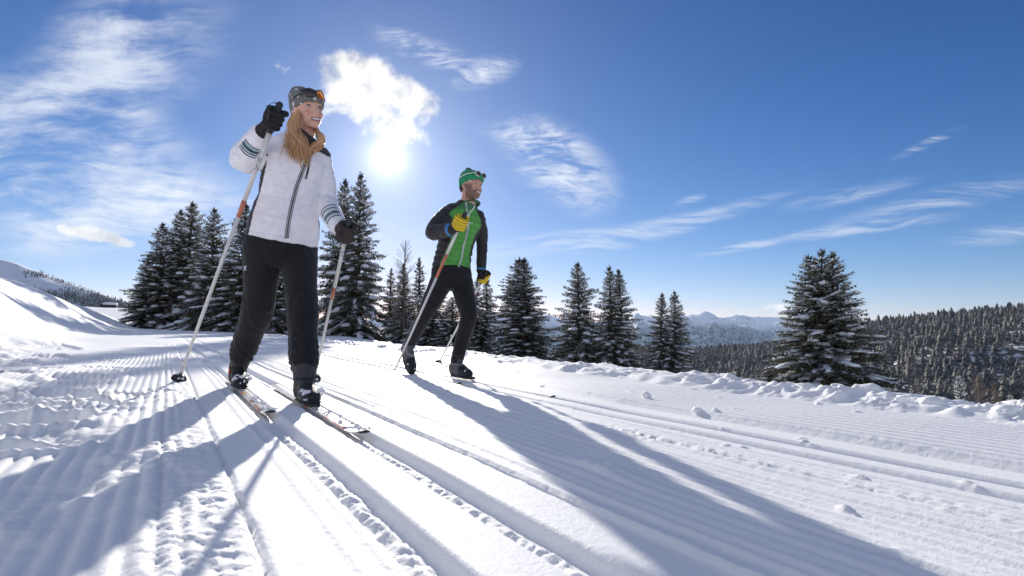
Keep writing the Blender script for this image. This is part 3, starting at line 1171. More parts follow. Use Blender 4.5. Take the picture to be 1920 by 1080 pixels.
def loft(mb, pts, radii, lat, sides=20, power=1.0):
    """Closed tube of elliptical rings; lat is the direction of the first radius."""
    pts = [Vector(p) for p in pts]
    n0 = len(mb.v)
    n = len(pts)
    for i, p in enumerate(pts):
        t = (pts[min(i + 1, n - 1)] - pts[max(i - 1, 0)]).normalized()
        la = lat[i] if isinstance(lat, list) else lat
        u = (la - t * la.dot(t)).normalized()
        w = t.cross(u)
        for k in range(sides):
            a = 2 * math.pi * k / sides
            ca, sa = math.cos(a), math.sin(a)
            ca = math.copysign(abs(ca) ** power, ca)
            sa = math.copysign(abs(sa) ** power, sa)
            mb.v.append(p + u * ca * radii[i][0] + w * sa * radii[i][1])
    for i in range(n - 1):
        for k in range(sides):
            a = n0 + i * sides + k
            b = n0 + i * sides + (k + 1) % sides
            mb.f.append((a, b, b + sides, a + sides))
    mb.f.append(tuple(n0 + k for k in range(sides))[::-1])
    e = n0 + (n - 1) * sides
    mb.f.append(tuple(e + k for k in range(sides)))


def limb(mb, pts, rad_, sides=16, cap=True):
    """Smoothly interpolated round limb through joints, rounded ends."""
    pts = [Vector(p) for p in pts]
    P_, R_ = [], []
    n = len(pts)
    for i in range(n - 1):
        p0, p1, p2, p3 = pts[max(i - 1, 0)], pts[i], pts[i + 1], pts[min(i + 2, n - 1)]
        for j in range(6):
            t = j / 6
            q = 0.5 * ((2 * p1) + (p2 - p0) * t + (2 * p0 - 5 * p1 + 4 * p2 - p3) * t * t + (3 * p1 - p0 - 3 * p2 + p3) * t ** 3)
            lin = p1.lerp(p2, t)
            P_.append(lin.lerp(q, 0.6))
            f = t * t * (3 - 2 * t)
            R_.append(rad_[i] * (1 - f) + rad_[i + 1] * f)
    P_.append(pts[-1])
    R_.append(rad_[-1])
    mb.tube(P_, R_, sides)
    if cap:
        mb.ball(P_[0], R_[0] * 0.99, 14, 8)
        mb.ball(P_[-1], R_[-1] * 0.99, 14, 8)


def fuse(mb, voxel, smooth=4, factor=0.5):
    """Merge overlapping closed solids into one continuous skin; returns vertices, quads, normals."""
    me = bpy.data.meshes.new('tmp')
    me.from_pydata([tuple(v) for v in mb.v], [], mb.f)
    me.update()
    o = bpy.data.objects.new('tmp', me)
    COL.objects.link(o)
    m = o.modifiers.new('r', 'REMESH')
    m.mode = 'VOXEL'
    m.voxel_size = voxel
    if smooth:
        s = o.modifiers.new('s', 'SMOOTH')
        s.factor = factor
        s.iterations = smooth
    dg = bpy.context.evaluated_depsgraph_get()
    ev = o.evaluated_get(dg).to_mesh()
    v = np.empty(len(ev.vertices) * 3, np.float32)
    ev.vertices.foreach_get('co', v)
    v = v.reshape(-1, 3).astype(np.float64)
    nn = np.empty(len(ev.vertices) * 3, np.float32)
    ev.vertices.foreach_get('normal', nn)
    nn = nn.reshape(-1, 3).astype(np.float64)
    f = np.empty(len(ev.loops), np.int32)
    ev.loops.foreach_get('vertex_index', f)
    tot = np.empty(len(ev.polygons), np.int32)
    ev.polygons.foreach_get('loop_total', tot)
    if (tot == 4).all():
        f = f.reshape(-1, 4)
    else:
        out, k = [], 0
        for t in tot:
            q = list(f[k:k + t])
            out.append(q if t == 4 else q + [q[-1]] * (4 - t))
            k += t
        f = np.array(out)
    bpy.data.objects.remove(o)
    bpy.data.meshes.remove(me)
    return v, f, nn


def skin(name, v, f, mat, parent, tint=None, kind=None):
    """tint: rgb array per vertex."""
    o = mesh_obj(name, v, f, mat, None, True, kind)
    if tint is not None:
        at = o.data.color_attributes.new('tint', 'FLOAT_COLOR', 'POINT')
        c = np.ones((len(v), 4), np.float32)
        c[:, :3] = tint
        at.data.foreach_set('color', c.ravel())
    if parent is not None:
        o.parent = parent
        o.matrix_parent_inverse = Matrix.Translation(-parent.location)
    return o


def adopt(o, parent, root_loc=None):
    """Child built in world coordinates under a parent whose own mesh is in world coordinates too."""
    o.parent = parent
    if parent.type == 'EMPTY':
        o.matrix_parent_inverse = Matrix.Translation(-parent.location)
    return o


def seg_param(v, a, b):
    a, b = np.array(a), np.array(b)
    d = b - a
    L2 = d.dot(d)
    t = ((v - a) @ d) / L2
    tc = np.clip(t, 0, 1)
    dist = np.linalg.norm(v - (a + tc[:, None] * d), axis=1)
    return t, dist


def folds(v, nrm, a, b, mask, freq, amp, seed, tw=1.0, ref=(0.3, 0.9, 0.1)):
    """Ring-like cloth folds round the axis a-b where mask > 0."""
    a, b = np.array(a), np.array(b)
    d = (b - a) / np.linalg.norm(b - a)
    r = np.array(ref)
    u = np.cross(d, r)
    u /= np.linalg.norm(u)
    w = np.cross(d, u)
    q = v - a
    ax = q @ d
    th = np.arctan2(q @ w, q @ u)
    n1 = perlin(ax * freq + 1.4 * np.cos(th + seed) * tw, np.cos(th) * 1.3 + seed + 5, seed)
    n2 = perlin(ax * freq * 1.9 + 2.0 * np.sin(th * 1.0 + seed * 2) * tw, np.sin(th) * 1.6 + 9, seed + 3)
    rid = (1 - np.abs(n1) * 2.2) * 0.65 + (1 - np.abs(n2) * 2.2) * 0.35
    return v + nrm * (np.clip(rid, -0.6, 1) * amp * mask)[:, None]


class Surf:
    """Finds points of a garment's surface along lines of sight."""
    def __init__(self, v, f):
        self.b = BVHTree.FromPolygons([Vector(q) for q in v], [tuple(int(i) for i in q) for q in f])

    def at(self, px, py, off=0.001):
        o = Vector((0, 0, CAMZ))
        d = (P(px, py, 1.0) - o).normalized()
        h, n, _, _ = self.b.ray_cast(o, d)
        if h is None:
            return None, None
        if n.dot(d) > 0:
            n = -n
        return h + n * off, n

    def near(self, p, off=0.001):
        h, n, _, _ = self.b.find_nearest(p)
        return h + n * off, n


CLOTH = mat_attr('jacket_fabric', 0.55, 0.3, (70, 0.003), sheen=0.15)
TROUSER = mat_attr('trouser_fabric', 0.7, 0.2, (120, 0.0015), sheen=0.1)
KNIT = mat_attr('knit_wool', 0.9, 0.1, (160, 0.004), sheen=0.3)
SKIN = mat_attr('skin', 0.5, 0.35, (150, 0.0004), sss=0.12)
GLOVE = mat_attr('glove_fabric', 0.7, 0.25, (130, 0.0015))
BOOT = mat_attr('boot_fabric', 0.6, 0.3, (90, 0.002))
HAIR = mat_attr('hair_strands', 0.45, 0.5, None)
GREY = mat_plain('grey_zip_tape', (0.16, 0.16, 0.18), 0.5)
BLACKM = mat_plain('black_plastic', (0.02, 0.02, 0.023), 0.45)
WHITEM = mat_plain('white_plastic', (0.78, 0.78, 0.78), 0.35)
WHITECL = mat_plain('white_print', (0.75, 0.76, 0.78), 0.7)
TEETH = mat_plain('tooth_enamel', (0.86, 0.83, 0.78), 0.25)
POLEM = mat_plain('white_pole_lacquer', (0.66, 0.64, 0.62), 0.3, coat=0.3, vary=0.03)
REDM = mat_plain('red_lacquer', (0.50, 0.14, 0.08), 0.35, coat=0.3)
NAVY = mat_plain('navy_print', (0.02, 0.045, 0.09), 0.6)
TEAL = mat_plain('teal_print', (0.22, 0.42, 0.45), 0.6)
EYEM = mat_plain('dark_eye', (0.03, 0.02, 0.015), 0.2)
LENSD = mat_plain('dark_lens', (0.03, 0.02, 0.018), 0.08, coat=0.5, vary=0.0)


def mat_lens():
    m, g, b = new_mat('orange_lens')
    b.inputs['Base Color'].default_value = (0.75, 0.33, 0.10, 1)
    b.inputs['Roughness'].default_value = 0.05
    b.inputs['Transmission Weight'].default_value = 0.75
    b.inputs['IOR'].default_value = 1.1
    return m


LENSO = mat_lens()


def ribbon(name, pts, nrms, width, mat, parent, thick=0.0012, wfun=None):
    """Thin flat band lying on a surface."""
    mb = MB()
    n = len(pts)
    for i, (p, nn) in enumerate(zip(pts, nrms)):
        t = (pts[min(i + 1, n - 1)] - pts[max(i - 1, 0)]).normalized()
        s = nn.cross(t).normalized() * (width if wfun is None else wfun(i / (n - 1)) * width) / 2
        for q in (p - s, p - s + nn * thick, p + s + nn * thick, p + s):
            mb.v.append(q)
    for i in range(n - 1):
        for k in range(4):
            a, b = i * 4 + k, i * 4 + (k + 1) % 4
            mb.f.append((a, b, b + 4, a + 4))
    mb.f.append((0, 1, 2, 3))
    mb.f.append(tuple((n - 1) * 4 + k for k in (3, 2, 1, 0)))
    o = mb.build(name, mat, None, smooth=False)
    return adopt(o, parent)


def trace(sf, pix, off=0.001, n=14):
    """Samples a garment surface along a polyline of photograph pixels."""
    pts, nr = [], []
    seg = len(pix) - 1
    for i in range(n):
        t = i / (n - 1) * seg
        j = min(int(t), seg - 1)
        f = t - j
        x = pix[j][0] * (1 - f) + pix[j + 1][0] * f
        y = pix[j][1] * (1 - f) + pix[j + 1][1] * f
        h, nn = sf.at(x, y, off)
        if h is not None:
            pts.append(h)
            nr.append(nn)
    return pts, nr


# ---- head -----------------------------------------------------------
def head_volume(mb, T, man=False):
    """Adds skull, jaw, nose, brow, cheeks and ears; T maps head space (x left, y forward, z up) to the world."""
    R3 = T.to_3x3()

    def b(c, r):
        mb.ball(T @ Vector(c), r, 18, 12, R3)
    b((0, -0.012, 0.03), (0.074, 0.093, 0.09))
    b((0, 0.012, 0.0), (0.066, 0.078, 0.085))
    b((0, 0.030, -0.045), (0.054, 0.060, 0.056) if not man else (0.060, 0.062, 0.060))
    b((0, 0.062, -0.083), (0.026, 0.024, 0.021) if not man else (0.030, 0.027, 0.025))
    b((0.030, 0.056, -0.028), (0.026, 0.026, 0.026))
    b((-0.030, 0.056, -0.028), (0.026, 0.026, 0.026))
    mb.tube([T @ Vector(q) for q in ((0, .080, .022), (0, .091, 0.0), (0, .100, -.017), (0, .096, -.028))], [.007, .008, .0098, .008], 10)
    for s in (-1, 1):
        b((s * 0.010, 0.091, -0.029), (.0085, .011, .0075))
        b((s * 0.074, -0.004, -0.006), (.008, .017, .030))
        mb.tube([T @ Vector(q) for q in ((s * .010, .085, .030), (s * .030, .080, .033), (s * .048, .066, .026))], [.006, .007, .005], 8)
    # lips, corners pulled up in a smile
    for z, r in ((-0.0455, .0042), (-0.0685, .0055)):
        mb.tube([T @ Vector((x, 0.089 - 9.0 * x * x + (0.001 if z < -.06 else 0), z * (1 - 0.12 * (abs(x) / .03) ** 2 * (1 if z < -.06 else -1)) + 6.5 * x * x)) for x in (-.031, -.021, -.010, 0, .010, .021, .031)], [.002, r * .8, r, r, r, r * .8, .002], 8)


def face_tint(v, T, base, man=False):
    L = np.array(T.inverted())
    q = v @ L[:3, :3].T + L[:3, 3]
    x, y, z = q[:, 0], q[:, 1], q[:, 2]
    c = np.tile(np.array(base), (len(v), 1))
    front = y > 0.02
    def mixin(mask, col):
        nonlocal c
        m = np.clip(mask, 0, 1)[:, None]
        c = c * (1 - m) + np.array(col) * m
    blush = np.exp(-((np.abs(x) - 0.042) / 0.018) ** 2 - ((z + 0.022) / 0.018) ** 2) * (y > 0.0)
    mixin(blush * (0.55 if not man else 0.35), (0.62, 0.20, 0.14))
    zc = 6.5 * x * x
    lip = (np.abs(z - zc + 0.057) < 0.0135) & (np.abs(x) < 0.027) & (y > 0.06)
    mixin(lip * 0.55, (0.62, 0.22, 0.19) if not man else (0.42, 0.17, 0.13))
    inner = (np.abs(z - zc + 0.057) < 0.0075) & (np.abs(x) < 0.027) & (y > 0.06)
    mixin(inner * 1.0, (0.16, 0.05, 0.04))
    brow = np.exp(-((z - 0.033 - 0.10 * (np.abs(x) - .03)) / 0.0045) ** 2) * (np.abs(x) > 0.012) * (np.abs(x) < 0.052) * (y > 0.03)
    mixin(brow * 0.65, (0.16, 0.09, 0.05))
    lid = np.exp(-((z - 0.014) / 0.010) ** 2 - ((np.abs(x) - 0.031) / 0.016) ** 2) * (y > 0.03)
    mixin(lid * 0.45, (0.28, 0.14, 0.10))
    if man:
        jaw = np.clip((-0.030 - z + 0.3 * (0.03 - np.abs(x)) * 0) / 0.02, 0, 1) * (y > -0.01) * np.clip((z + 0.12) / 0.02, 0, 1)
        side = np.clip((np.abs(x) - 0.045) / 0.012, 0, 1) * (y > 0.0) * (y < 0.06) * np.clip((0.015 - z) / 0.02, 0, 1) * np.clip((z + 0.12) / .02, 0, 1)
        must = np.exp(-((z - zc + 0.041) / 0.007) ** 2) * (np.abs(x) < 0.030) * (y > 0.05)
        beard = np.clip(np.maximum(np.maximum(jaw, side), must), 0, 1) * ~(lip | inner)
        mixin(beard * 0.78, (0.10, 0.060, 0.042))
    return c, q


def push_eyes(v, nrm, T):
    """Presses the eye sockets in."""
    L = np.array(T.inverted())
    q = v @ L[:3, :3].T + L[:3, 3]
    d = 0
    for s in (-1, 1):
        d = d + np.exp(-((q[:, 0] - s * 0.031) / 0.013) ** 2 - ((q[:, 2] - 0.014) / 0.009) ** 2) * (q[:, 1] > 0.03)
    return v - np.array(T.to_3x3().col[1])[None, :] * (d * 0.007)[:, None]


def eyes_and_teeth(T, parent, vhead, fhead):
    sf = Surf(vhead, fhead)
    R3 = T.to_3x3()
    for s in (-1, 1):
        mb = MB()
        mb.ball(T @ Vector((s * 0.031, 0.0635, 0.0125)), (0.0135, 0.010, 0.0075), 14, 10, R3)
        o = mb.build('eye', mat_plain('eye_white', (0.55, 0.50, 0.46), 0.2) if 'eye_white' not in bpy.data.materials else bpy.data.materials['eye_white'])
        adopt(o, parent)
        m2 = MB()
        m2.ball(T @ Vector((s * 0.031 + 0.002, 0.0705, 0.0125)), (0.0058, 0.0045, 0.0058), 12, 8, R3)
        i_ = m2.build('iris', EYEM)
        i_.parent = o
        m3 = MB()
        m3.tube([T @ Vector((s * 0.031 + x, 0.0745 - 25 * x * x, 0.0195 - 28 * x * x)) for x in (-.0135, -.007, 0, .007, .0135)], [.001, .0019, .0022, .0019, .001], 6)
        l_ = m3.build('eyelid', EYEM)
        l_.parent = o
    mb = MB()
    xs = np.linspace(-.0255, .0255, 15)
    top, bot = [], []
    for x in xs:
        zz = -0.0565 + 6.5 * x * x
        hgt = 0.0056 * (1 - (abs(x) / .029) ** 2.2)
        yy = 0.0945 - 9.0 * x * x
        top.append(T @ Vector((x, yy, zz + hgt)))
        bot.append(T @ Vector((x, yy, zz - hgt * 0.7)))
    back = R3 @ Vector((0, -0.004, 0))
    n = len(xs)
    mb.v = top + bot + [p + back for p in top] + [p + back for p in bot]
    for i in range(n - 1):
        mb.f += [(i, i + 1, n + i + 1, n + i), (2 * n + i, 3 * n + i, 3 * n + i + 1, 2 * n + i + 1), (i, 2 * n + i, 2 * n + i + 1, i + 1), (n + i, n + i + 1, 3 * n + i + 1, 3 * n + i)]
    adopt(mb.build('teeth', TEETH), parent)


def head_frame(center, yaw_deg, pitch_deg, roll_deg):
    """yaw: 0 looks to the camera's side of the world (-Y), positive to the right."""
    ya, pa = rad(yaw_deg), rad(pitch_deg)
    fwd = Vector((math.sin(ya) * math.cos(pa), -math.cos(ya) * math.cos(pa), math.sin(pa)))
    left = UP.cross(fwd).normalized()
    up = fwd.cross(left).normalized()
    q = Quaternion(fwd, rad(roll_deg))
    left, up = q @ left, q @ up
    M = Matrix((left, fwd, up)).transposed().to_4x4()
    M.translation = center
    return M


# ---- gloves -----------------------------------------------------------
def fist_volume(mb, c, a, w, sz=1.0, grip=0.020):
    """A gloved hand closed round a grip: c on the grip's axis, a along the grip (thumb side up), w towards the wrist."""
    a = a.normalized()
    w = (w - a * w.dot(a)).normalized()
    n = a.cross(w)
    def pt(ax, ang, r):
        return c + a * ax * sz + (w * math.cos(ang) + n * math.sin(ang)) * r * sz
    r0 = grip + 0.011
    # palm lies against the wrist side of the grip
    loft(mb, [c + a * z * sz + w * 0.030 * sz for z in (-.046, -.036, 0, .034, .044)], [(.018 * sz, .014 * sz), (.034 * sz, .021 * sz), (.040 * sz, .023 * sz), (.036 * sz, .023 * sz), (.020 * sz, .016 * sz)], n, 14)
    offs = (0.034, 0.0115, -0.0115, -0.033)
    lens = (215, 232, 225, 200)
    rds = (.0118, .0122, .0118, .0105)
    for o, ln, r in zip(offs, lens, rds):
        pts, rr_ = [], []
        st = 48
        # knuckle bumps where the finger bends
        for i in range(9):
            ang = rad(st + ln * i / 8)
            bend = 1.0 + 0.10 * math.cos((i / 8) * math.pi * 3)
            pts.append(pt(o + 0.004 * (i / 8 - .5), ang, r0 * bend))
            rr_.append(r * (1.08 - 0.25 * i / 8) * sz)
        mb.tube(pts, rr_, 10)
        mb.ball(pts[-1], rr_[-1], 10, 6)
        mb.ball(pt(o, rad(st), r0 * 1.12), r * 1.12 * sz, 10, 6)
    # thumb leaves the side of the palm and closes over the first finger
    tp = [c + (w * 0.040 - n * 0.012 + a * 0.012) * sz, c + (w * 0.022 - n * 0.034 + a * 0.030) * sz, c + (-w * 0.006 - n * 0.036 + a * 0.040) * sz, c + (-w * 0.028 - n * 0.018 + a * 0.036) * sz]
    limb(mb, tp, [.016 * sz, .0145 * sz, .013 * sz, .0105 * sz], 10)


def glove(parent, c, a, w, wrist, cuff_r, tintf, sz=1.0, name='glove'):
    mb = MB()
    fist_volume(mb, c, a, w, sz)
    wv = (wrist - c)
    limb(mb, [c + w.normalized() * 0.035, c.lerp(wrist, 0.6), wrist], [.031 * sz, .033 * sz, cuff_r], 14)
    v, f, n = fuse(mb, 0.0032, 2)
    return skin(name, v, f, GLOVE, parent, tintf(v))


# ---- boots and skis -----------------------------------------------------
def boot(parent, sole, d, up, tintf, h=0.20, sc=1.0, cr=1.0):
    """sole: point of the sole under the ankle; d towards the toe."""
    lat = d.cross(up).normalized()
    mb = MB()
    prof = [(-.085, .030, .022, .035), (-.070, .045, .034, .055), (-.03, .055, .037, .062), (.03, .050, .038, .056), (.08, .040, .043, .046), (.13, .033, .044, .036), (.17, .028, .038, .028), (.195, .024, .022, .018)]
    loft(mb, [sole + (d * x + up * z) * sc for x, z, _, _ in prof], [(w * sc, hh * sc) for _, _, w, hh in prof], lat, 18, 0.8)
    cf = h
    p0, p1 = sole + (up * 0.05 - d * 0.02) * sc, sole + (up * 0.10 - d * 0.015) * sc
    limb(mb, [p0, p1, p1.lerp(cf, .75), cf], [.050 * sc, .048 * sc * cr, .055 * sc * cr, .057 * sc * cr], 18)
    v, f, n = fuse(mb, 0.0045, 3)
    ax = (v - np.array(sole)) @ np.array(up)
    v = folds(v, n, sole, sole + up, np.clip((ax - .06) / .05, 0, 1), 38, 0.003, 7)
    fl = (ax < 0.004)
    v[fl] += np.array(up)[None] * (0.004 - ax[fl])[:, None]
    fw = (v - np.array(sole)) @ np.array(d)
    o = skin('boot', v, f, BOOT, parent, tintf(v, ax / sc, fw / sc))
    # laces, welt and strap
    m = MB()
    loft(m, [sole + (d * x + up * 0.006) * sc for x in (-.088, -.06, .0, .08, .15, .198)], [(w * sc, .0095 * sc) for w in (.024, .036, .040, .045, .042, .024)], lat, 14)
    adopt(m.build('boot_sole', BLACKM), o) if False else None
    so_ = m.build('boot_sole', BLACKM)
    so_.parent = o
    so_.matrix_parent_inverse = o.matrix_world.inverted() if False else Matrix()
    return o


def snow_blobs(name, centers, parent, seed=3):
    R = random.Random(seed)
    mb = MB()
    for c, r in centers:
        for i in range(4):
            q = Vector(c) + Vector((R.uniform(-1, 1), R.uniform(-1, 1), R.uniform(-.3, .5))) * r * 0.9
            mb.ball(q, r * R.uniform(0.4, 0.9), 8, 5)
    for v_ in mb.v:
        v_ += mnoise.noise_vector(v_ * 160) * 0.0028
    o = mb.build(name, TREESNOW, None, True, 'stuff')
    if parent is not None:
        adopt(o, parent)
    return o


def mat_ski():
    m, g, b = new_mat('ski_topsheet')
    at = g.n('ShaderNodeAttribute', attribute_name='tint')
    g.link(at.outputs['Color'], b.inputs['Base Color'])
    b.inputs['Roughness'].default_value = 0.3
    b.inputs['Coat Weight'].default_value = 0.4
    return m


SKIM = mat_ski()


def upos(u, s):
    return RX * u + TX * s, RY * u + TY * s


def ski(label, group, u, s_tip, length, seed, powder=True, lift=0.0):
    """A cross-country ski lying in a set track; s falls towards the tip."""
    x, y = upos(u, s_tip)
    root = empty('ski', (x, y, gz(x, y)), label, 'ski', group)
    R = random.Random(seed)
    st = np.concatenate([np.linspace(0, 0.22, 14), np.linspace(0.25, length, 60)])
    mb = MB()
    tints = []
    W = 0.0235
    for d in st:
        xx, yy = upos(u, s_tip + d)
        zz = -0.0267 * xx + 0.0146 * yy - 0.020 + lift
        tipz = 0.024 * max(0, 1 - d / 0.20) ** 2.0
        w = W * (1 - 0.55 * max(0, 1 - d / 0.10) ** 2)
        if d < 0.004:
            w = W * 0.3
        th = 0.006 if d < 0.2 else 0.012
        c = Vector((xx, yy, zz + tipz))
        for q in (c - LAT * w, c - LAT * w + UP * th, c - LAT * w * 0.4 + UP * th * 1.15, c + LAT * w * 0.4 + UP * th * 1.15, c + LAT * w + UP * th, c + LAT * w):
            mb.v.append(q)
        base = (0.74, 0.73, 0.70)
        edge_ = (0.30, 0.29, 0.28)
        red_ = (.55, .10, .07)
        col = [edge_, base, base, base, base, edge_]
        fr = d
        if fr < 0.012:
            col = [(0.02, 0.02, 0.02)] * 6
        elif 0.12 < fr < 0.34:
            col = [edge_, red_, base, base, red_ if fr > .2 else base, edge_]
        elif 0.42 < fr < 0.50:
            col = [edge_, red_, (.05, .05, .05), base, base, edge_]
        elif 0.78 < fr < 0.90:
            col = [edge_, (.65, .12, .05), (.75, .45, .08), base, base, edge_]
        tints += col
    n = len(st)
    for i in range(n - 1):
        for k in range(6):
            a, b = i * 6 + k, i * 6 + (k + 1) % 6
            mb.f.append((a, b, b + 6, a + 6))
    mb.f.append(tuple(range(6)))
    mb.f.append(tuple((n - 1) * 6 + k for k in range(5, -1, -1)))
    o = mesh_obj('ski_blade', mb.v, mb.f, SKIM, None, False)
    at = o.data.color_attributes.new('tint', 'FLOAT_COLOR', 'POINT')
    c = np.ones((len(tints), 4), np.float32)
    c[:, :3] = tints
    at.data.foreach_set('color', c.ravel())
    adopt(o, root)
    # dark guard round the tip
    m2 = MB()
    tp = []
    for d in (0.0, 0.006, 0.014, 0.024):
        xx, yy = upos(u, s_tip + d - 0.004)
        zz = -0.0267 * xx + 0.0146 * yy - 0.020 + lift + 0.024 * max(0, 1 - d / .20) ** 2.0 + 0.003
        tp.append(Vector((xx, yy, zz)))
    loft(m2, tp, [(.008, .003), (.0150, .0045), (.0190, .005), (.0215, .0055)], LAT, 12)
    g_ = m2.build('ski_tip', BLACKM)
    adopt(g_, root)
    if powder:
        cs = []
        for i in range(46):
            d = R.uniform(0.02, 0.62)
            xx, yy = upos(u + R.uniform(-.012, .03), s_tip + d)
            zz = -0.0267 * xx + 0.0146 * yy - 0.006 + lift + 0.024 * max(0, 1 - d / .20) ** 2
            cs.append(((xx, yy, zz), R.uniform(0.0025, 0.007)))
        snow_blobs('powder_snow', cs, root, seed)
    return root


def pole(label, group, tip, hand, top, rmax, red=(0.42, 0.6), basket=True, text=None, strap=True, tipdir=None):
    """Ski pole from its tip in the snow up through the hand to the grip's head."""
    root = empty('ski_pole', tip, label, 'ski pole', group)
    tip, top = Vector(tip), Vector(top)
    d = (top - tip).normalized()
    L = (top - tip).length

    def piece(name, a, b, ra, rb, mat, sides=14):
        m = MB()
        m.tube([tip + d * a * L, tip + d * (a + b) / 2 * L, tip + d * b * L], [ra, (ra + rb) / 2, rb], sides)
        o = m.build(name, mat)
        adopt(o, root)
        return o
    gl = 0.15 / L
    rt = lambda t: rmax * (0.62 + 0.38 * t)
    piece('tip_spike', 0.0, 0.022, 0.002, 0.005, GREY)
    piece('shaft', 0.02, red[0], rt(0), rt(red[0]), POLEM)
    piece('red_sleeve', red[0], red[1], rt(red[0]) + .0008, rt(red[1]) + .0008, REDM)
    piece('shaft', red[1], 1 - gl, rt(red[1]), rmax, POLEM)
    piece('grip', 1 - gl, 1.0, rmax * 1.15, rmax * 1.3, BLACKM)
    m = MB()
    m.ball(top, rmax * 1.35, 12, 8)
    adopt(m.build('grip_head', BLACKM), root)
    if basket:
        m = MB()
        side = d.cross(UP).normalized()
        fr = Matrix((side, d.cross(side), d)).transposed()
        c = tip + d * 0.045
        n0 = len(m.v)
        # tilted half-round cup
        for i in range(5):
            for k in range(16):
                a = 2 * math.pi * k / 16
                r = 0.008 + 0.034 * (i / 4) ** 0.8 * (1 + 0.12 * math.cos(a * 3))
                m.v.append(c + fr @ Vector((r * math.cos(a), r * math.sin(a), -0.012 * (i / 4) ** 1.5)))
        for i in range(4):
            for k in range(16):
                m.f.append((n0 + i * 16 + k, n0 + i * 16 + (k + 1) % 16, n0 + (i + 1) * 16 + (k + 1) % 16, n0 + (i + 1) * 16 + k))
        m.tube([c - d * 0.02, c + d * 0.03], [0.009, 0.011], 10)
        m.tube([c + fr @ Vector((0.038 * math.cos(2 * math.pi * k / 20), 0.038 * math.sin(2 * math.pi * k / 20), -0.012)) for k in range(21)], .0035, 6)
        ob = m.build('basket', BLACKM)
        adopt(ob, root)
        sn = snow_blobs('basket_snow', [(c + fr @ Vector((R_ * math.cos(a_), R_ * math.sin(a_), 0.0)), 0.007) for R_, a_ in ((.02, 1), (.025, 2.2), (.02, 4), (.028, 5))], None, 5)
        sn.parent = ob
    if text:
        for s_, t0, t1, hgt in text:
            cu = bpy.data.curves.new('lettering', 'FONT')
            cu.body = s_
            cu.size = 1.0
            tmp = bpy.data.objects.new('lettering', cu)
            COL.objects.link(tmp)
            dg = bpy.context.evaluated_depsgraph_get()
            me = bpy.data.meshes.new_from_object(tmp.evaluated_get(dg))
            bpy.data.objects.remove(tmp)
            co = np.empty(len(me.vertices) * 3, np.float32)
            me.vertices.foreach_get('co', co)
            co = co.reshape(-1, 3)
            w = co[:, 0].max()
            hh = co[:, 1].max()
            pc = tip + d * (t0 + t1) / 2 * L
            view = (Vector((0, 0, CAMZ)) - pc)
            view = (view - d * view.dot(d)).normalized()
            sd = d.cross(view).normalized()
            out = []
            for x, y, _ in co:
                t = t0 + (t1 - t0) * (x / w)
                ang = -(y / hh - 0.5) * hgt
                r = rt(t) + 0.0009
                out.append(tip + d * t * L + (view * math.cos(ang) - sd * math.sin(ang)) * r)
            o = mesh_obj('lettering', out, [tuple(p.vertices) for p in me.polygons], BLACKM, None, False)
            adopt(o, root)
    if strap:
        m = MB()
        s = d.cross(UP).normalized()
        pts = [top + s * 0.002, top + s * 0.03 + UP * 0.004, top + s * 0.055 - UP * 0.02, top + s * 0.045 - UP * 0.06 - d * .03, top - d * 0.09]
        m.tube(pts, [(.0045, .0015)] * 5, 6)
        adopt(m.build('strap', BLACKM), root)
    return root


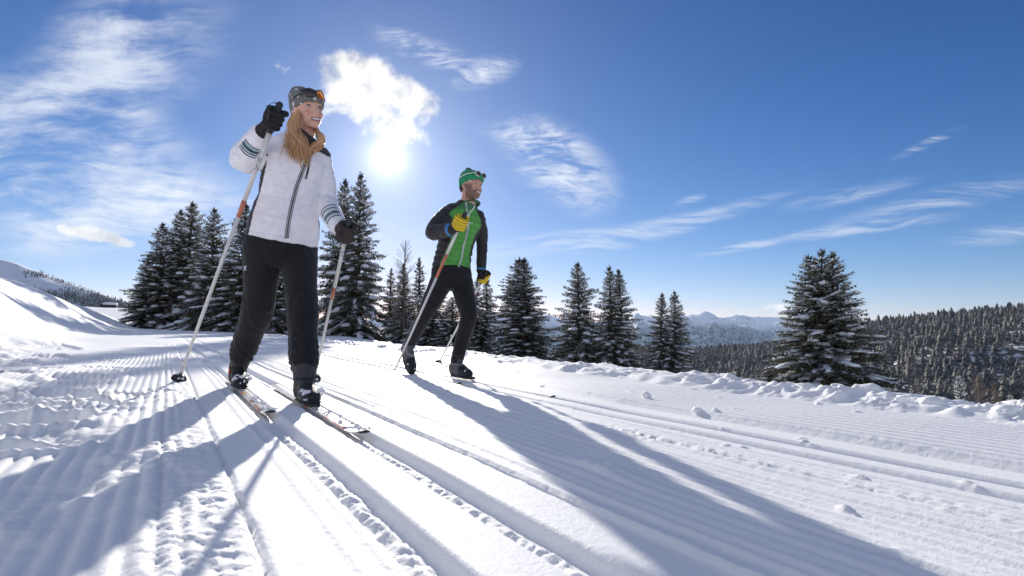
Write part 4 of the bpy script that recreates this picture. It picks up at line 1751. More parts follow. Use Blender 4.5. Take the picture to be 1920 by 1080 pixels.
# ---- the woman ---------------------------------------------------------
def woman():
    hip_c = P(527, 462, 3.20)
    root = empty('person', (hip_c.x, hip_c.y, gz(hip_c.x, hip_c.y)), 'blonde woman in a white jacket and star patterned beanie skiing with one hand raised', 'person', 'cross-country skiers')
    T = head_frame(P(577.5, 208.5, 3.08), 47, -7, 8)
    neck0, neck1 = P(570, 262, 3.13), T @ Vector((0, -0.015, -0.06))
    sR, eR, wR, hR = P(513, 286, 3.09), P(459, 298, 3.02), P(489, 252, 2.86), P(514, 225, 2.73)
    sL, eL, wL, hL = P(607, 297, 3.20), P(608, 378, 3.24), P(634, 424, 3.08), P(648, 438, 3.02)
    soles = []
    for (px_, py_, uu) in ((443, 722, 0.372), (560, 752, 0.578)):
        kx = onplane(px_, py_)
        a_, b_ = ray(px_, py_)
        s_ = TX * a_ * kx + TY * kx
        x_, y_ = upos(uu, s_)
        soles.append(Vector((x_, y_, -0.0267 * x_ + 0.0146 * y_ - 0.004)))
    hipR, kR, aR = P(493, 472, 3.15), P(484, 575, 3.24), soles[0] + UP * .11 - HEAD * .015
    hipL, kL, aL = P(560, 474, 3.25), P(566, 575, 3.02), soles[1] + UP * .11 - HEAD * .015
    tor = [P(528, 452, 3.19), P(534, 420, 3.18), P(541, 375, 3.16), P(548, 335, 3.14), P(556, 300, 3.12), P(561, 277, 3.12), P(567, 263, 3.12), P(572, 252, 3.12)]
    tlat = Vector((0.856, 0.517, -0.12)).normalized()
    # body: one continuous skin
    mb = MB()
    head_volume(mb, T)
    limb(mb, [neck0 - UP * 0.05, neck0, neck1], [.060, .052, .050], 16)
    loft(mb, [tor[0] - UP * .06] + tor[:7], [(.13, .09), (.15, .09), (.14, .09), (.12, .08), (.13, .09), (.14, .09), (.11, .07), (.06, .05)], tlat, 20)
    for j in ((sR, eR, wR), (sL, eL, wL)):
        limb(mb, j, [.045, .036, .026], 12)
    for h, w in ((hR, wR), (hL, wL)):
        limb(mb, [w, h], [.024, .022], 10)
    for j in ((hipR, kR, aR), (hipL, kL, aL)):
        limb(mb, j, [.068, .044, .030], 12)
    for a_, hh in ((aR, 1), (aL, 1)):
        limb(mb, [a_, a_ - UP * 0.03 + HEAD * 0.02], [.034, .024], 10)
    v, f, n = fuse(mb, 0.0048, 2)
    v = push_eyes(v, n, T)
    tint, q = face_tint(v, T, (0.74, 0.44, 0.33))
    body = skin('body', v, f, SKIN, root, tint)
    sub = np.isin(f, np.nonzero(np.linalg.norm(q, axis=1) < 0.2)[0]).all(axis=1)
    eyes_and_teeth(T, root, v, f[sub])
    # trousers
    mb = MB()
    loft(mb, [P(527, 440, 3.19), P(527, 462, 3.19), P(526, 486, 3.19), P(527, 502, 3.19)], [(.185, .115), (.203, .125), (.195, .12), (.13, .08)], tlat, 24)
    limb(mb, [hipR, kR + HEAD * .01, kR.lerp(aR, .5), kR.lerp(aR, .78)], [.104, .084, .074, .064], 20)
    limb(mb, [hipL, kL + HEAD * .01, kL.lerp(aL, .5), kL.lerp(aL, .80)], [.102, .080, .070, .062], 20)
    v, f, n = fuse(mb, 0.0068, 4)
    for (h, k, a, sd) in ((hipR, kR, aR, 3), (hipL, kL, aL, 8)):
        t, dist = seg_param(v, k, a)
        t2, d2 = seg_param(v, h, k)
        mk = np.clip(1 - np.abs(t - 0.05) / 0.4, 0, 1) * (dist < 0.13)
        mk2 = np.clip((t - 0.35) / 0.4, 0, 1) * (dist < 0.12)
        v = folds(v, n, k, a, mk, 17, 0.008, sd)
        v = folds(v, n, k, a, mk2, 24, 0.013, sd + 1)
        v = folds(v, n, h, k, np.clip(1 - np.abs(t2 - 0.15) / 0.35, 0, 1) * (d2 < 0.14), 9, 0.005, sd + 2, 2.0)
    tint = np.tile(np.array((0.013, 0.013, 0.015)), (len(v), 1))
    tr = skin('trousers', v, f, TROUSER, root, tint)
    sf = Surf(v, f)
    for pix in ([(458, 499), (462, 507)], [(462, 498), (457, 508)]):      # small crossed mark on the thigh
        pts, nr = trace(sf, pix, 0.0005, 5)
        if len(pts) > 2:
            ribbon('print', pts, nr, 0.004, WHITECL, tr)
    # jacket
    mb = MB()
    loft(mb, tor, [(.198, .128), (.190, .124), (.160, .112), (.162, .116), (.165, .120), (.146, .098), (.10, .080), (.072, .068)], tlat, 28, 0.92)
    limb(mb, [sR + Vector((.03, .02, -.01)), sR.lerp(eR, .55), eR, eR.lerp(wR, .55), wR], [.078, .072, .071, .066, .056], 20)
    limb(mb, [sL - Vector((.03, .02, .0)), sL.lerp(eL, .5), eL, eL.lerp(wL, .55), wL], [.074, .062, .060, .057, .050], 20)
    limb(mb, [P(561, 268, 3.12), P(570, 256, 3.12), P(574, 250, 3.12)], [.088, .072, .066], 20, cap=False)
    v, f, n = fuse(mb, 0.0068, 4)
    ax = (v - np.array(tor[0])) @ np.array((tor[5] - tor[0]).normalized())
    tt, td = seg_param(v, tor[0], tor[5])
    dts = []
    for (s, e, w, sd) in ((sR, eR, wR, 21), (sL, eL, wL, 25)):
        t1, d1 = seg_param(v, s, e)
        t2, d2 = seg_param(v, e, w)
        dts.append((t1, d1, t2, d2))
    armR = np.minimum(dts[0][1], dts[0][3])
    armL = np.minimum(dts[1][1], dts[1][3])
    lat_n = np.array(tlat)
    qlat = (v - np.array(tor[3])) @ lat_n
    is_arm = ((armR < 0.085) & ((dts[0][3] < 0.08) | (dts[0][0] > 0.35))) | ((armL < 0.085) & ((dts[1][3] < .08) | (dts[1][0] > 0.3)) & (qlat > 0.12))
    body_m = (~is_arm).astype(float)
    lt = qlat
    puck = perlin(ax * 26 + 0.6 * np.sin(lt * 16), lt * 5.5, 31) * 0.0030 + (1 - np.abs(perlin(ax * 7 - lt * 5, lt * 3.5 + ax * 2, 33)) * 2) * 0.0055
    seam = -0.0028 * np.exp(-(((ax / 0.068) % 1.0 - 0.5) / 0.07) ** 2)
    v = v + n * (body_m * (puck + seam))[:, None]
    for (s, e, w, sd), d_ in zip(((sR, eR, wR, 41), (sL, eL, wL, 45)), dts):
        v = folds(v, n, s, e, np.clip((d_[0] - 0.25) / .4, 0, 1) * (d_[1] < .1) * is_arm, 16, 0.008, sd)
        v = folds(v, n, e, w, np.clip(1.1 - d_[2], 0, 1) * (d_[3] < .1) * is_arm, 18, 0.007, sd + 1)
    tint = np.tile(np.array((0.84, 0.82, 0.86)), (len(v), 1))
    px, py = to_px_np(v)
    # black side panels, under the arms down to the hem
    edge = np.interp(py, [285, 297, 335, 360, 398, 430, 455], [504, 502, 494, 488, 475, 468, 462])
    pan = (~is_arm) & (px < edge) & (py > 288) & (armR > 0.06)
    edge2 = np.interp(py, [360, 460], [596, 598.5])
    pan |= (~is_arm) & (px > edge2) & (py > 365) & (armL > 0.05)
    black = np.array((0.018, 0.014, 0.018))
    tint[pan] = black
    # charcoal shoulder yoke and collar
    yl = np.interp(px, [560, 575, 600, 612, 630], [270, 279, 285, 292, 298])
    yoke = (px > 566) & (py < yl) & (py > 236)
    tint[yoke] = np.array((0.055, 0.055, 0.058))
    inner = (py < 253) & (px > 540) & (px < 600)
    tint[inner & ~yoke] = np.array((0.06, 0.045, 0.045))
    ja = skin('jacket', v, f, CLOTH, root, tint)
    js = Surf(v, f)
    zl = [(578, 292), (568, 318), (556, 350), (547, 385), (541, 415), (537, 447)]
    for dx, nm, mt, wd in ((-3.2, 'zip_tape', GREY, .0045), (3.2, 'zip_tape', GREY, .0045), (0, 'zip', BLACKM, .006)):
        pts, nr = trace(js, [(x + dx, y) for x, y in zl], 0.0006 if nm == 'zip_tape' else 0.0014, 24)
        ribbon(nm, pts, nr, wd, mt, ja)
    for dx, nm, mt, wd in ((-1.6, 'zip_tape', GREY, .003), (1.8, 'zip_tape', GREY, .003), (0, 'pocket_zip', BLACKM, .006)):
        pts, nr = trace(js, [(580.5 + dx, 298), (577.5 + dx, 318), (573 + dx, 336)], 0.001, 8)
        ribbon(nm, pts, nr, wd, mt, ja, wfun=lambda t: 0.5 + math.sin(math.pi * t) * 0.5)
    for x0, x1 in ((531, 535), (537, 545)):
        pts, nr = trace(js, [(x0, 272.5), (x1, 275)], 0.0008, 5)
        if len(pts) > 2:
            ribbon('print', pts, nr, 0.005, GREY, ja)
    # sleeve stripes, drawn round the forearm
    def stripes(e, w, fr, a0, a1, flip):
        e, w = Vector(e), Vector(w)
        ax_ = (w - e).normalized()
        vv = Vector((0, 0, CAMZ)) - e.lerp(w, .7)
        vv = (vv - ax_ * vv.dot(ax_)).normalized()
        sd = ax_.cross(vv)
        for t, wd, mt in fr:
            pts, nr = [], []
            for i in range(12):
                a = rad(a0 + (a1 - a0) * i / 11)
                dr = (vv * math.cos(a) + sd * math.sin(a)).normalized()
                c = e.lerp(w, t) + dr * 0.105
                h, nn, _, _ = js.b.ray_cast(c, -dr)
                if h is not None and (h - c).length < 0.085:
                    pts.append(h + nn * 0.0006)
                    nr.append(nn)
            if len(pts) > 3:
                ribbon('sleeve_stripe', pts, nr, wd, mt, ja)
    FR = [(.50, .0065, NAVY), (.575, .009, NAVY), (.605, .006, TEAL), (.675, .017, NAVY), (.735, .007, TEAL), (.79, .0065, NAVY)]
    stripes(eR, wR, FR, -50, 38, 1)
    FL = [(.52, .006, NAVY), (.60, .006, TEAL), (.64, .006, NAVY), (.72, .006, TEAL), (.775, .014, NAVY), (.84, .006, TEAL), (.90, .007, NAVY)]
    stripes(eL, wL, FL, -50, 60, 1)
    # beanie
    mb = MB()
    def hp(x, y, z):
        return T @ Vector((x, y, z))
    rings = [((0, .000, .006), .080, .100), ((0, -.004, .022), .084, .103), ((0, -.012, .05), .086, .104), ((0, -.024, .082), .080, .098), ((0, -.038, .102), .064, .082), ((0, -.05, .114), .040, .055), ((0, -.056, .118), .012, .02)]
    tilt = 0.42
    n0 = len(mb.v)
    S = 28
    for (c, rx, ry) in rings:
        for k in range(S):
            a = 2 * math.pi * k / S
            yy = ry * math.sin(a)
            fade = max(0.0, 1 - max(0, c[2] - .006) / .10)
            mb.v.append(hp(c[0] + rx * math.cos(a), c[1] + yy, c[2] + tilt * yy * fade))
    for i in range(len(rings) - 1):
        for k in range(S):
            a, b = n0 + i * S + k, n0 + i * S + (k + 1) % S
            mb.f.append((a, b, b + S, a + S))
    mb.f.append(tuple(n0 + k for k in range(S))[::-1])
    mb.f.append(tuple(n0 + (len(rings) - 1) * S + k for k in range(S)))
    mb.ball(hp(0.0, -.085, .085), (.062, .055, .062), 16, 10, T.to_3x3())
    mb.ball(hp(0.0, -.115, .070), (.045, .035, .045), 16, 10, T.to_3x3())
    v, f, n = fuse(mb, 0.0045, 3)
    L = np.array(T.inverted())
    q = v @ L[:3, :3].T + L[:3, 3]
    v = v + n * ((0.0022 * np.sin(np.arctan2(q[:, 0], q[:, 1]) * 46))[:, None])
    v = folds(v, n, hp(0, 0, .06), hp(0, -.1, .08), np.clip((-q[:, 1] - .01) / .05, 0, 1), 34, 0.007, 61)
    tint = np.tile(np.array((0.185, 0.19, 0.185)), (len(v), 1))
    dark = np.clip((-q[:, 1] - .075) / .02, 0, 1)[:, None] * 0.55
    tint = tint * (1 - dark) + np.array((0.06, 0.06, 0.06)) * dark
    hat = skin('beanie', v, f, KNIT, root, tint)
    hs_ = Surf(v, f)
    for (sx, sy, sr, ro) in ((551, 195, 4.2, 10), (565, 194.5, 4.2, -10), (548.5, 184, 3.6, 30), (559, 181.5, 3.4, 60), (572, 179.5, 4.4, 5), (591, 185, 4.0, 20), (549, 210, 3.6, 40), (556, 167.5, 3.4, 0), (543, 177, 3.0, 30), (538, 187, 2.8, 0), (569, 169, 3, 50)):
        h, nn = hs_.at(sx, sy, 0.0012)
        if h is None:
            continue
        r = sr * 1.45 * 3.05 / F
        t1 = nn.cross(UP).normalized()
        t2 = nn.cross(t1).normalized()
        vs, back = [], []
        for k in range(10):
            a = math.pi * k / 5 + rad(ro)
            rr_ = r if k % 2 == 0 else r * 0.46
            p = h + (t1 * math.cos(a) + t2 * math.sin(a)) * rr_
            pp, pn = hs_.near(p, 0.0012)
            vs.append(pp)
        m = MB()
        c = h + nn * 0.0014
        m.add([c] + vs, [(0, i + 1, (i + 1) % 10 + 1) for i in range(10)])
        st_ = m.build('star', WHITECL, None, False)
        st_.parent = hat
    # sunglasses pushed up on the beanie
    gl = bpy.data.objects.new('sunglasses', None)
    COL.objects.link(gl)
    gl.location = hp(0, .09, .08)
    def lens(cx, mat_, nm):
        m = MB()
        pts = []
        for j in range(7):
            for k in range(7):
                a, b = (j / 6 - .5) * 2, (k / 6 - .5) * 2
                x = cx + a * 0.034 * (1 - 0.12 * b * (1 if cx > 0 else -1) * 0)
                z = b * 0.025 * math.sqrt(max(0, 1 - 0.75 * abs(a) ** 3))
                y = 0.112 - 9.5 * x * x - 1.5 * b * b * .006
                pts.append(hp(x, y - 0.006 - z * 0.35, 0.080 + z))
        m.add(pts, [(j * 7 + k, j * 7 + k + 1, (j + 1) * 7 + k + 1, (j + 1) * 7 + k) for j in range(6) for k in range(6)])
        o = m.build(nm, mat_)
        mod = o.modifiers.new('thick', 'SOLIDIFY')
        mod.thickness = 0.002
        return o
    g1 = lens(-0.034, LENSD, 'lens')
    g2 = lens(0.034, LENSO, 'lens')
    tag(gl, 'orange tinted sunglasses pushed up on the star patterned beanie', 'sunglasses')
    m = MB()
    for s in (-1, 1):
        m.tube([hp(s * .064, .066, .076), hp(s * .088, .03, .062), hp(s * .090, -.03, .045)], [.003, .003, .002], 6)
    m.tube([hp(-.070, .056, .090), hp(-.036, .088, .104), hp(0, .101, .092), hp(.036, .088, .104), hp(.070, .056, .090)], [.0028] * 5, 6)
    fr = m.build('glasses_frame', BLACKM)
    for o in (g1, g2, fr):
        adopt(o, gl)
    # hair
    R = random.Random(5)
    m = MB()
    tints = []
    def strand(pts, r0):
        k0 = len(m.v)
        P_ = []
        n_ = len(pts)
        for i in range(n_ - 1):
            p0, p1, p2, p3 = pts[max(i - 1, 0)], pts[i], pts[i + 1], pts[min(i + 2, n_ - 1)]
            for j in range(5):
                t = j / 5
                P_.append(0.5 * ((2 * p1) + (p2 - p0) * t + (2 * p0 - 5 * p1 + 4 * p2 - p3) * t * t + (3 * p1 - p0 - 3 * p2 + p3) * t ** 3))
        P_.append(pts[-1])
        N_ = len(P_)
        m.tube(P_, [r0 * (0.9 * math.sin(math.pi * (0.25 + 0.72 * i / (N_ - 1))) + .1) for i in range(N_)], 6)
        c = np.array((0.66, 0.40, 0.20)) * R.uniform(0.5, 1.3) + np.array((R.uniform(-.02, .03), 0, 0))
        tints.extend([tuple(c)] * (len(m.v) - k0))
    def kk(x, y, lift_):
        h, nn = js.at(x, y, lift_)
        return h if h is not None else P(x, y, 3.0)
    for i in range(150):      # fall over her right shoulder
        g_ = R.random()
        x0, y0 = 549 + 16 * g_ + R.uniform(-2, 2), 214 - 14 * g_ + R.uniform(-3, 3)
        e_ = R.random()
        k0 = 3.05 - 0.02 * g_
        x3 = 532 + 48 * e_ + R.uniform(-3, 3)
        y3 = 272 + 40 * math.sin(min(1, e_ * 1.25) * math.pi * .62) + R.uniform(-24, 4)
        x1, y1 = 545 + 14 * g_ + R.uniform(-3, 3), 238 + R.uniform(-4, 4)
        x2, y2 = x1 * .45 + x3 * .55 + R.uniform(-3, 3), 262 + R.uniform(-5, 5)
        strand([P(x0, y0, k0), P(x1, y1, 3.02), kk(x2, y2, R.uniform(.012, .035)), kk(x3, y3, R.uniform(.004, .02))], R.uniform(.0020, .0045))
    for i in range(70):      # and round the other side of her neck
        g_ = R.random()
        x0, y0 = 586 + 10 * g_, 240 + R.uniform(-3, 4)
        x1, y1 = 596 + 12 * g_ + R.uniform(-3, 3), 262 + R.uniform(-5, 5)
        x2, y2 = 590 + R.uniform(-12, 12), 278 + R.uniform(-4, 5)
        x3, y3 = 552 + 30 * R.random(), 300 + R.uniform(-16, 8)
        strand([P(x0, y0, 3.12), kk(x1, y1, .015), kk(x2, y2, R.uniform(.01, .03)), kk(x3, y3, R.uniform(.004, .02))], R.uniform(.0018, .004))
    for i in range(60):      # loose strands that catch the light
        g_ = R.random()
        x0, y0 = 547 + 18 * g_, 214 - 12 * g_
        x1, y1 = 541 + 14 * g_ + R.uniform(-5, 3), 238 + R.uniform(-4, 4)
        x3, y3 = 524 + 62 * R.random(), 288 + R.uniform(-16, 20)
        strand([P(x0, y0, 3.02), P(x1, y1, 2.99), P((x1 + x3) / 2 + R.uniform(-5, 5), 265, 2.98), kk(x3, y3, R.uniform(.01, .03))], .0014)
    for i in range(26):      # behind the neck, closing the gap
        x0, y0 = 552 + 26 * R.random(), 228 + R.uniform(-6, 6)
        strand([P(x0, y0, 3.13), P(x0 - 4, 248, 3.12), kk(x0 - 6 + R.uniform(-6, 6), 268, .012)], .006)
    hair = skin('hair', np.array([tuple(v_) for v_ in m.v]), np.array([q_ if len(q_) == 4 else (q_[0], q_[1], q_[2], q_[3]) for q_ in m.f if len(q_) == 4]), HAIR, root, np.array(tints))
    # gloves, boots
    dark = lambda v_: np.tile(np.array((0.020, 0.016, 0.020)), (len(v_), 1))
    tipR = Vector((*P(333, 716, 1).xy, 0))
    kt = onplane(333, 717)
    tipR = P(333, 717, kt)
    topR = P(524, 197, 2.71)
    pd = (topR - tipR).normalized()
    c = tipR + pd * (hR - tipR).dot(pd)
    glove(root, c, pd, (wR - c), wR + (wR - c).normalized() * -0.005, .046, dark, 1.16)
    ktl = onplane(588, 716)
    tipL = P(588, 716, ktl)
    topL = P(655, 412, 2.98)
    pdl = (topL - tipL).normalized()
    cl = tipL + pdl * (hL - tipL).dot(pdl)
    glove(root, cl, pdl, (wL - cl), wL, .044, lambda v_: np.tile(np.array((0.045, 0.033, 0.033)), (len(v_), 1)), 1.12)
    def bt(v_, ax_, fw):
        t = np.tile(np.array((0.055, 0.052, 0.055)), (len(v_), 1))
        t[ax_ > 0.185] = (0.05, 0.045, 0.045)
        t[ax_ < 0.05] = (0.018, 0.018, 0.02)
        t[(ax_ > .10) & (ax_ < .115)] = (0.02, 0.02, 0.02)
        t[(fw > 0.06)] = (0.022, 0.022, 0.024)
        return t
    for (px_, py_, uu) in ((443, 722, 0.372), (560, 752, 0.578)):
        so_ = soles[0] if uu < .5 else soles[1]
        bo = boot(root, so_, HEAD, UP, bt, aR.lerp(kR, .26) if uu < .5 else aL.lerp(kL, .22), 1.02)
        m = MB()
        m.box(so_ + HEAD * 0.17 + UP * 0.002, (0.022, 0.06, 0.008), Matrix((LAT, HEAD, UP)).transposed())
        m.tube([so_ + HEAD * 0.20 - LAT * 0.03 + UP * .016, so_ + HEAD * 0.20 + LAT * 0.03 + UP * .016], .006, 8)
        bi = m.build('ski_binding', BLACKM)
        adopt(bi, root)
        R2 = random.Random(px_)
        snow_blobs('boot_snow', [(so_ + HEAD * R2.uniform(.09, .2) + LAT * R2.uniform(-.04, .05) + UP * R2.uniform(.02, .07), R2.uniform(.004, .012)) for _ in range(26)], root, px_)
        if uu < .5:
            m = MB()
            m.ball(so_ + HEAD * 0.03 - LAT * 0.048 + UP * 0.085, (0.008, 0.012, 0.016), 10, 6)
            adopt(m.build('red_badge', REDM), root)
    pole('long white ski pole in the raised right hand of the woman', 'ski poles', tipR, c, topR, 0.0128, (0.645, 0.70), True,
         [('LEKI', 0.865, 0.79, 1.35)])
    pole('ski pole held low in the left hand of the woman', 'ski poles', tipL, cl, topL, 0.0112, (0.56, 0.63), True, [('LEKI', 0.86, 0.80, 1.5)])
    return root


woman()
for lab, u, px, py, sd in (('white and red ski under the rear boot of the woman', .372, 482, 778, 3), ('ski under the front boot of the woman with powder on it', .578, 672, 817, 4)):
    k = onplane(px, py)
    a, b = ray(px, py)
    ski(lab, 'cross-country skis', u, TX * a * k + TY * k, 1.86, sd, True, 0.006)


# ---- the man -----------------------------------------------------------
def man():
    hip_c = P(846, 512, 4.62)
    root = empty('person', (hip_c.x, hip_c.y, gz(hip_c.x, hip_c.y)), 'bearded man in a green and black jacket and green knitted hat skiing behind the woman', 'person', 'cross-country skiers')
    T = head_frame(P(884, 349, 4.45), 52, -6, -2)
    neck0, neck1 = P(877, 391, 4.52), T @ Vector((0, -0.02, -0.06))
    sR, eR, wR, hR = P(836, 398, 4.45), P(812, 436, 4.30), P(848, 430, 4.16), P(862, 417, 4.12)
    sL, eL, wL, hL = P(899, 407, 4.60), P(904, 460, 4.68), P(902, 508, 4.66), P(907, 523, 4.64)
    hipR, kR, aR = P(830, 524, 4.56), P(797, 590, 4.66), P(764, 654, 4.90)
    s_ = TX * ray(872, 707)[0] * onplane(872, 707) + TY * onplane(872, 707)
    x_, y_ = upos(1.925, s_)
    soleL = Vector((x_, y_, -0.0267 * x_ + 0.0146 * y_ + 0.002))
    hipL, kL, aL = P(865, 528, 4.66), P(879, 592, 4.40), soleL + UP * .12 - HEAD * .015
    tor = [P(846, 506, 4.60), P(850, 480, 4.59), P(856, 452, 4.57), P(862, 428, 4.55), P(867, 410, 4.53), P(872, 398, 4.52), P(876, 390, 4.52), P(879, 383, 4.52)]
    tlat = Vector((0.856, 0.517, -0.04)).normalized()
    mb = MB()
    head_volume(mb, T, True)
    limb(mb, [neck0 - UP * .05, neck0, neck1], [.066, .062, .058], 16)
    loft(mb, [tor[0] - UP * .06] + tor[:7], [(.12, .09), (.13, .09), (.12, .09), (.13, .09), (.15, .1), (.15, .09), (.12, .07), (.06, .05)], tlat, 20)
    for j in ((sR, eR, wR), (sL, eL, wL)):
        limb(mb, j, [.045, .038, .028], 12)
    for h, w in ((hR, wR), (hL, wL)):
        limb(mb, [w, h], [.024, .022], 10)
    for j in ((hipR, kR, aR), (hipL, kL, aL)):
        limb(mb, j, [.062, .038, .028], 12)
    limb(mb, [aR, aR - UP * .03], [.034, .024], 10)
    limb(mb, [aL, aL - UP * .02], [.034, .024], 10)
    v, f, n = fuse(mb, 0.0056, 2)
    v = push_eyes(v, n, T)
    tint, q = face_tint(v, T, (0.62, 0.36, 0.27), True)
    body = skin('body', v, f, SKIN, root, tint)
    eyes_and_teeth(T, root, v, f[:10])
    # trousers
    mb = MB()
    loft(mb, [P(846, 500, 4.59), P(847, 515, 4.59), P(847, 534, 4.59), P(848, 544, 4.59)], [(.165, .115), (.175, .12), (.165, .112), (.11, .08)], tlat, 24)
    limb(mb, [hipR, hipR.lerp(kR, .5), kR, kR.lerp(aR, .45), aR], [.096, .084, .062, .056, .046], 20)
    limb(mb, [hipL, hipL.lerp(kL, .5), kL, kL.lerp(aL, .4), aL], [.096, .084, .064, .057, .046], 20)
    v, f, n = fuse(mb, 0.007, 5)
    for (h, k, a, sd) in ((hipR, kR, aR, 3), (hipL, kL, aL, 8)):
        t, dist = seg_param(v, k, a)
        v = folds(v, n, k, a, np.clip((np.abs(t) < .25) * .5 + np.clip((t - .6) / .3, 0, 1), 0, 1) * (dist < 0.12), 22, 0.005, sd)
    tint = np.tile(np.array((0.014, 0.014, 0.016)), (len(v), 1))
    tr = skin('trousers', v, f, TROUSER, root, tint)
    # jacket
    mb = MB()
    loft(mb, tor, [(.160, .115), (.148, .110), (.146, .112), (.166, .122), (.176, .118), (.145, .10), (.10, .082), (.078, .075)], tlat, 28, 0.92)
    limb(mb, [sR + Vector((.03, .02, -.01)), sR.lerp(eR, .5), eR, eR.lerp(wR, .5), wR], [.076, .064, .058, .050, .042], 20)
    limb(mb, [sL - Vector((.03, .02, .01)), sL.lerp(eL, .5), eL, eL.lerp(wL, .5), wL], [.072, .056, .043, .040, .036], 20)
    limb(mb, [P(873, 396, 4.53), P(879, 384, 4.53)], [.085, .078], 20, cap=False)
    v, f, n = fuse(mb, 0.007, 4)
    ax = (v - np.array(tor[0])) @ np.array((tor[5] - tor[0]).normalized())
    dts = []
    for (s, e, w) in ((sR, eR, wR), (sL, eL, wL)):
        t1, d1 = seg_param(v, s, e)
        t2, d2 = seg_param(v, e, w)
        dts.append((t1, d1, t2, d2))
    qlat = (v - np.array(tor[3])) @ np.array(tlat)
    armR = (np.minimum(dts[0][1], dts[0][3]) < 0.082) & ((dts[0][0] > 0.25) | (dts[0][3] < .08))
    armL = (np.minimum(dts[1][1], dts[1][3]) < 0.082) & ((dts[1][0] > 0.3) | (dts[1][3] < .08)) & (qlat > 0.11)
    arm = armR | armL
    v = folds(v, n, tor[0], tor[5], (~arm).astype(float), 15, 0.006, 71, 1.3)
    v = v + n * ((~arm) * 0.003 * np.sin(ax * 2 * math.pi / 0.05))[:, None]
    for (s, e, w, sd), d_ in zip(((sR, eR, wR, 51), (sL, eL, wL, 55)), dts):
        v = folds(v, n, s, w, arm * (np.minimum(d_[1], d_[3]) < .1), 18, 0.006, sd)
    px, py = to_px_np(v)
    tint = np.tile(np.array((0.022, 0.020, 0.022)), (len(v), 1))
    fw = (v - np.array(tor[3])) @ np.array(HEAD)
    le = np.interp(py, [376, 384, 392, 400, 420, 448, 460, 480, 500, 510], [870, 863, 850, 842, 842, 846, 840, 832, 823, 820])
    re = np.interp(py, [376, 384, 396, 410, 425, 440, 460, 480, 500, 510], [896, 893, 893, 901, 902, 891, 884, 880, 881, 884])
    gr = (px > le) & (px < re) & (fw > -0.05) & ~armR & ~(armL & (px > re - 1))
    tint[gr] = (0.085, 0.33, 0.06)
    top = gr & (py < 392)
    tint[top] = (0.05, 0.20, 0.07)
    ja = skin('jacket', v, f, CLOTH, root, tint)
    js = Surf(v, f)
    zl = [(873.5, 379), (874.5, 392), (877, 405), (878, 420), (874.5, 440), (868, 465), (865, 485), (858, 504)]
    for dx, w_, mt, o_ in ((0, .013, WHITECL, .004), (0, .0035, GREY, .0055)):
        pts, nr = trace(js, [(x + dx, y) for x, y in zl], o_, 26)
        ribbon('zip', pts, nr, w_, mt, ja)
    pts, nr = trace(js, [(891.5, 384), (887, 392), (881, 399), (878, 407)], .001, 12)
    if len(pts) > 3:
        ribbon('collar_edge', pts, nr, .009, WHITECL, ja)
    pts, nr = trace(js, [(880, 417.5), (887, 417.5)], .001, 5)
    if len(pts) > 3:
        ribbon('print', pts, nr, .005, WHITECL, ja)
    pts, nr = trace(js, [(824, 387), (829, 388.5)], .001, 4)
    if len(pts) > 2:
        ribbon('print', pts, nr, .004, WHITECL, ja)
    # opened collar with the dark shirt inside
    m = MB()
    cc = P(880, 384, 4.50)
    m.tube([cc + Vector((.080 * math.cos(a) * .9, .066 * math.sin(a), .022 * math.sin(a * 1 + 2.4))) for a in [2 * math.pi * i / 22 for i in range(23)]], [(.020, .008)] * 23, 8)
    adopt(m.build('collar', mat_plain('collar_fabric', (0.04, 0.12, 0.05), .7)), ja)
    # knitted hat with pompom
    def hp(x, y, z):
        return T @ Vector((x, y, z))
    mb = MB()
    rings = [((0, .000, .014), .082, .102), ((0, -.004, .03), .087, .106), ((0, -.010, .06), .088, .106), ((0, -.016, .092), .078, .095), ((0, -.02, .116), .056, .07), ((0, -.022, .128), .022, .03)]
    S = 28
    for (c, rx, ry) in rings:
        for k in range(S):
            a = 2 * math.pi * k / S
            yy = ry * math.sin(a)
            fade = max(0.0, 1 - max(0, c[2] - .014) / .09)
            mb.v.append(hp(rx * math.cos(a), c[1] + yy, c[2] + .42 * yy * fade))
    for i in range(len(rings) - 1):
        for k in range(S):
            a, b = i * S + k, i * S + (k + 1) % S
            mb.f.append((a, b, b + S, a + S))
    mb.f.append(tuple(range(S))[::-1])
    mb.f.append(tuple((len(rings) - 1) * S + k for k in range(S)))
    v, f, n = fuse(mb, 0.0045, 2)
    L = np.array(T.inverted())
    q = v @ L[:3, :3].T + L[:3, 3]
    v = v + n * (0.003 * np.sin(np.arctan2(q[:, 0], q[:, 1]) * 30) * np.sin(q[:, 2] * 480))[:, None]
    hat = skin('beanie', v, f, KNIT, root, np.tile(np.array((0.030, 0.30, 0.13)), (len(v), 1)) * (1 + 0.2 * np.sin(q[:, 2] * 480))[:, None])
    m = MB()
    m.ball(hp(0.0, -.05, .135), (.030, .026, .018), 14, 10, T.to_3x3())
    pm = m.build('pompom', mat_plain('green_wool', (0.035, 0.16, 0.08), .95, bumps=(120, .01)))
    pm.parent = hat
    m = MB()
    m.ball(hp(-.075, .048, .022), (.007, .007, .007), 8, 6)
    bt_ = m.build('badge', WHITECL)
    bt_.parent = hat
    gl = bpy.data.objects.new('sunglasses', None)
    COL.objects.link(gl)
    gl.location = hp(0, .09, .08)
    tag(gl, 'white framed sunglasses pushed up on the green knitted hat', 'sunglasses')
    for s in (-1, 1):
        m = MB()
        m.ball(hp(s * .032, .094, .086), (.026, .006, .018), 14, 8, T.to_3x3())
        adopt(m.build('lens', LENSD), gl)
    m = MB()
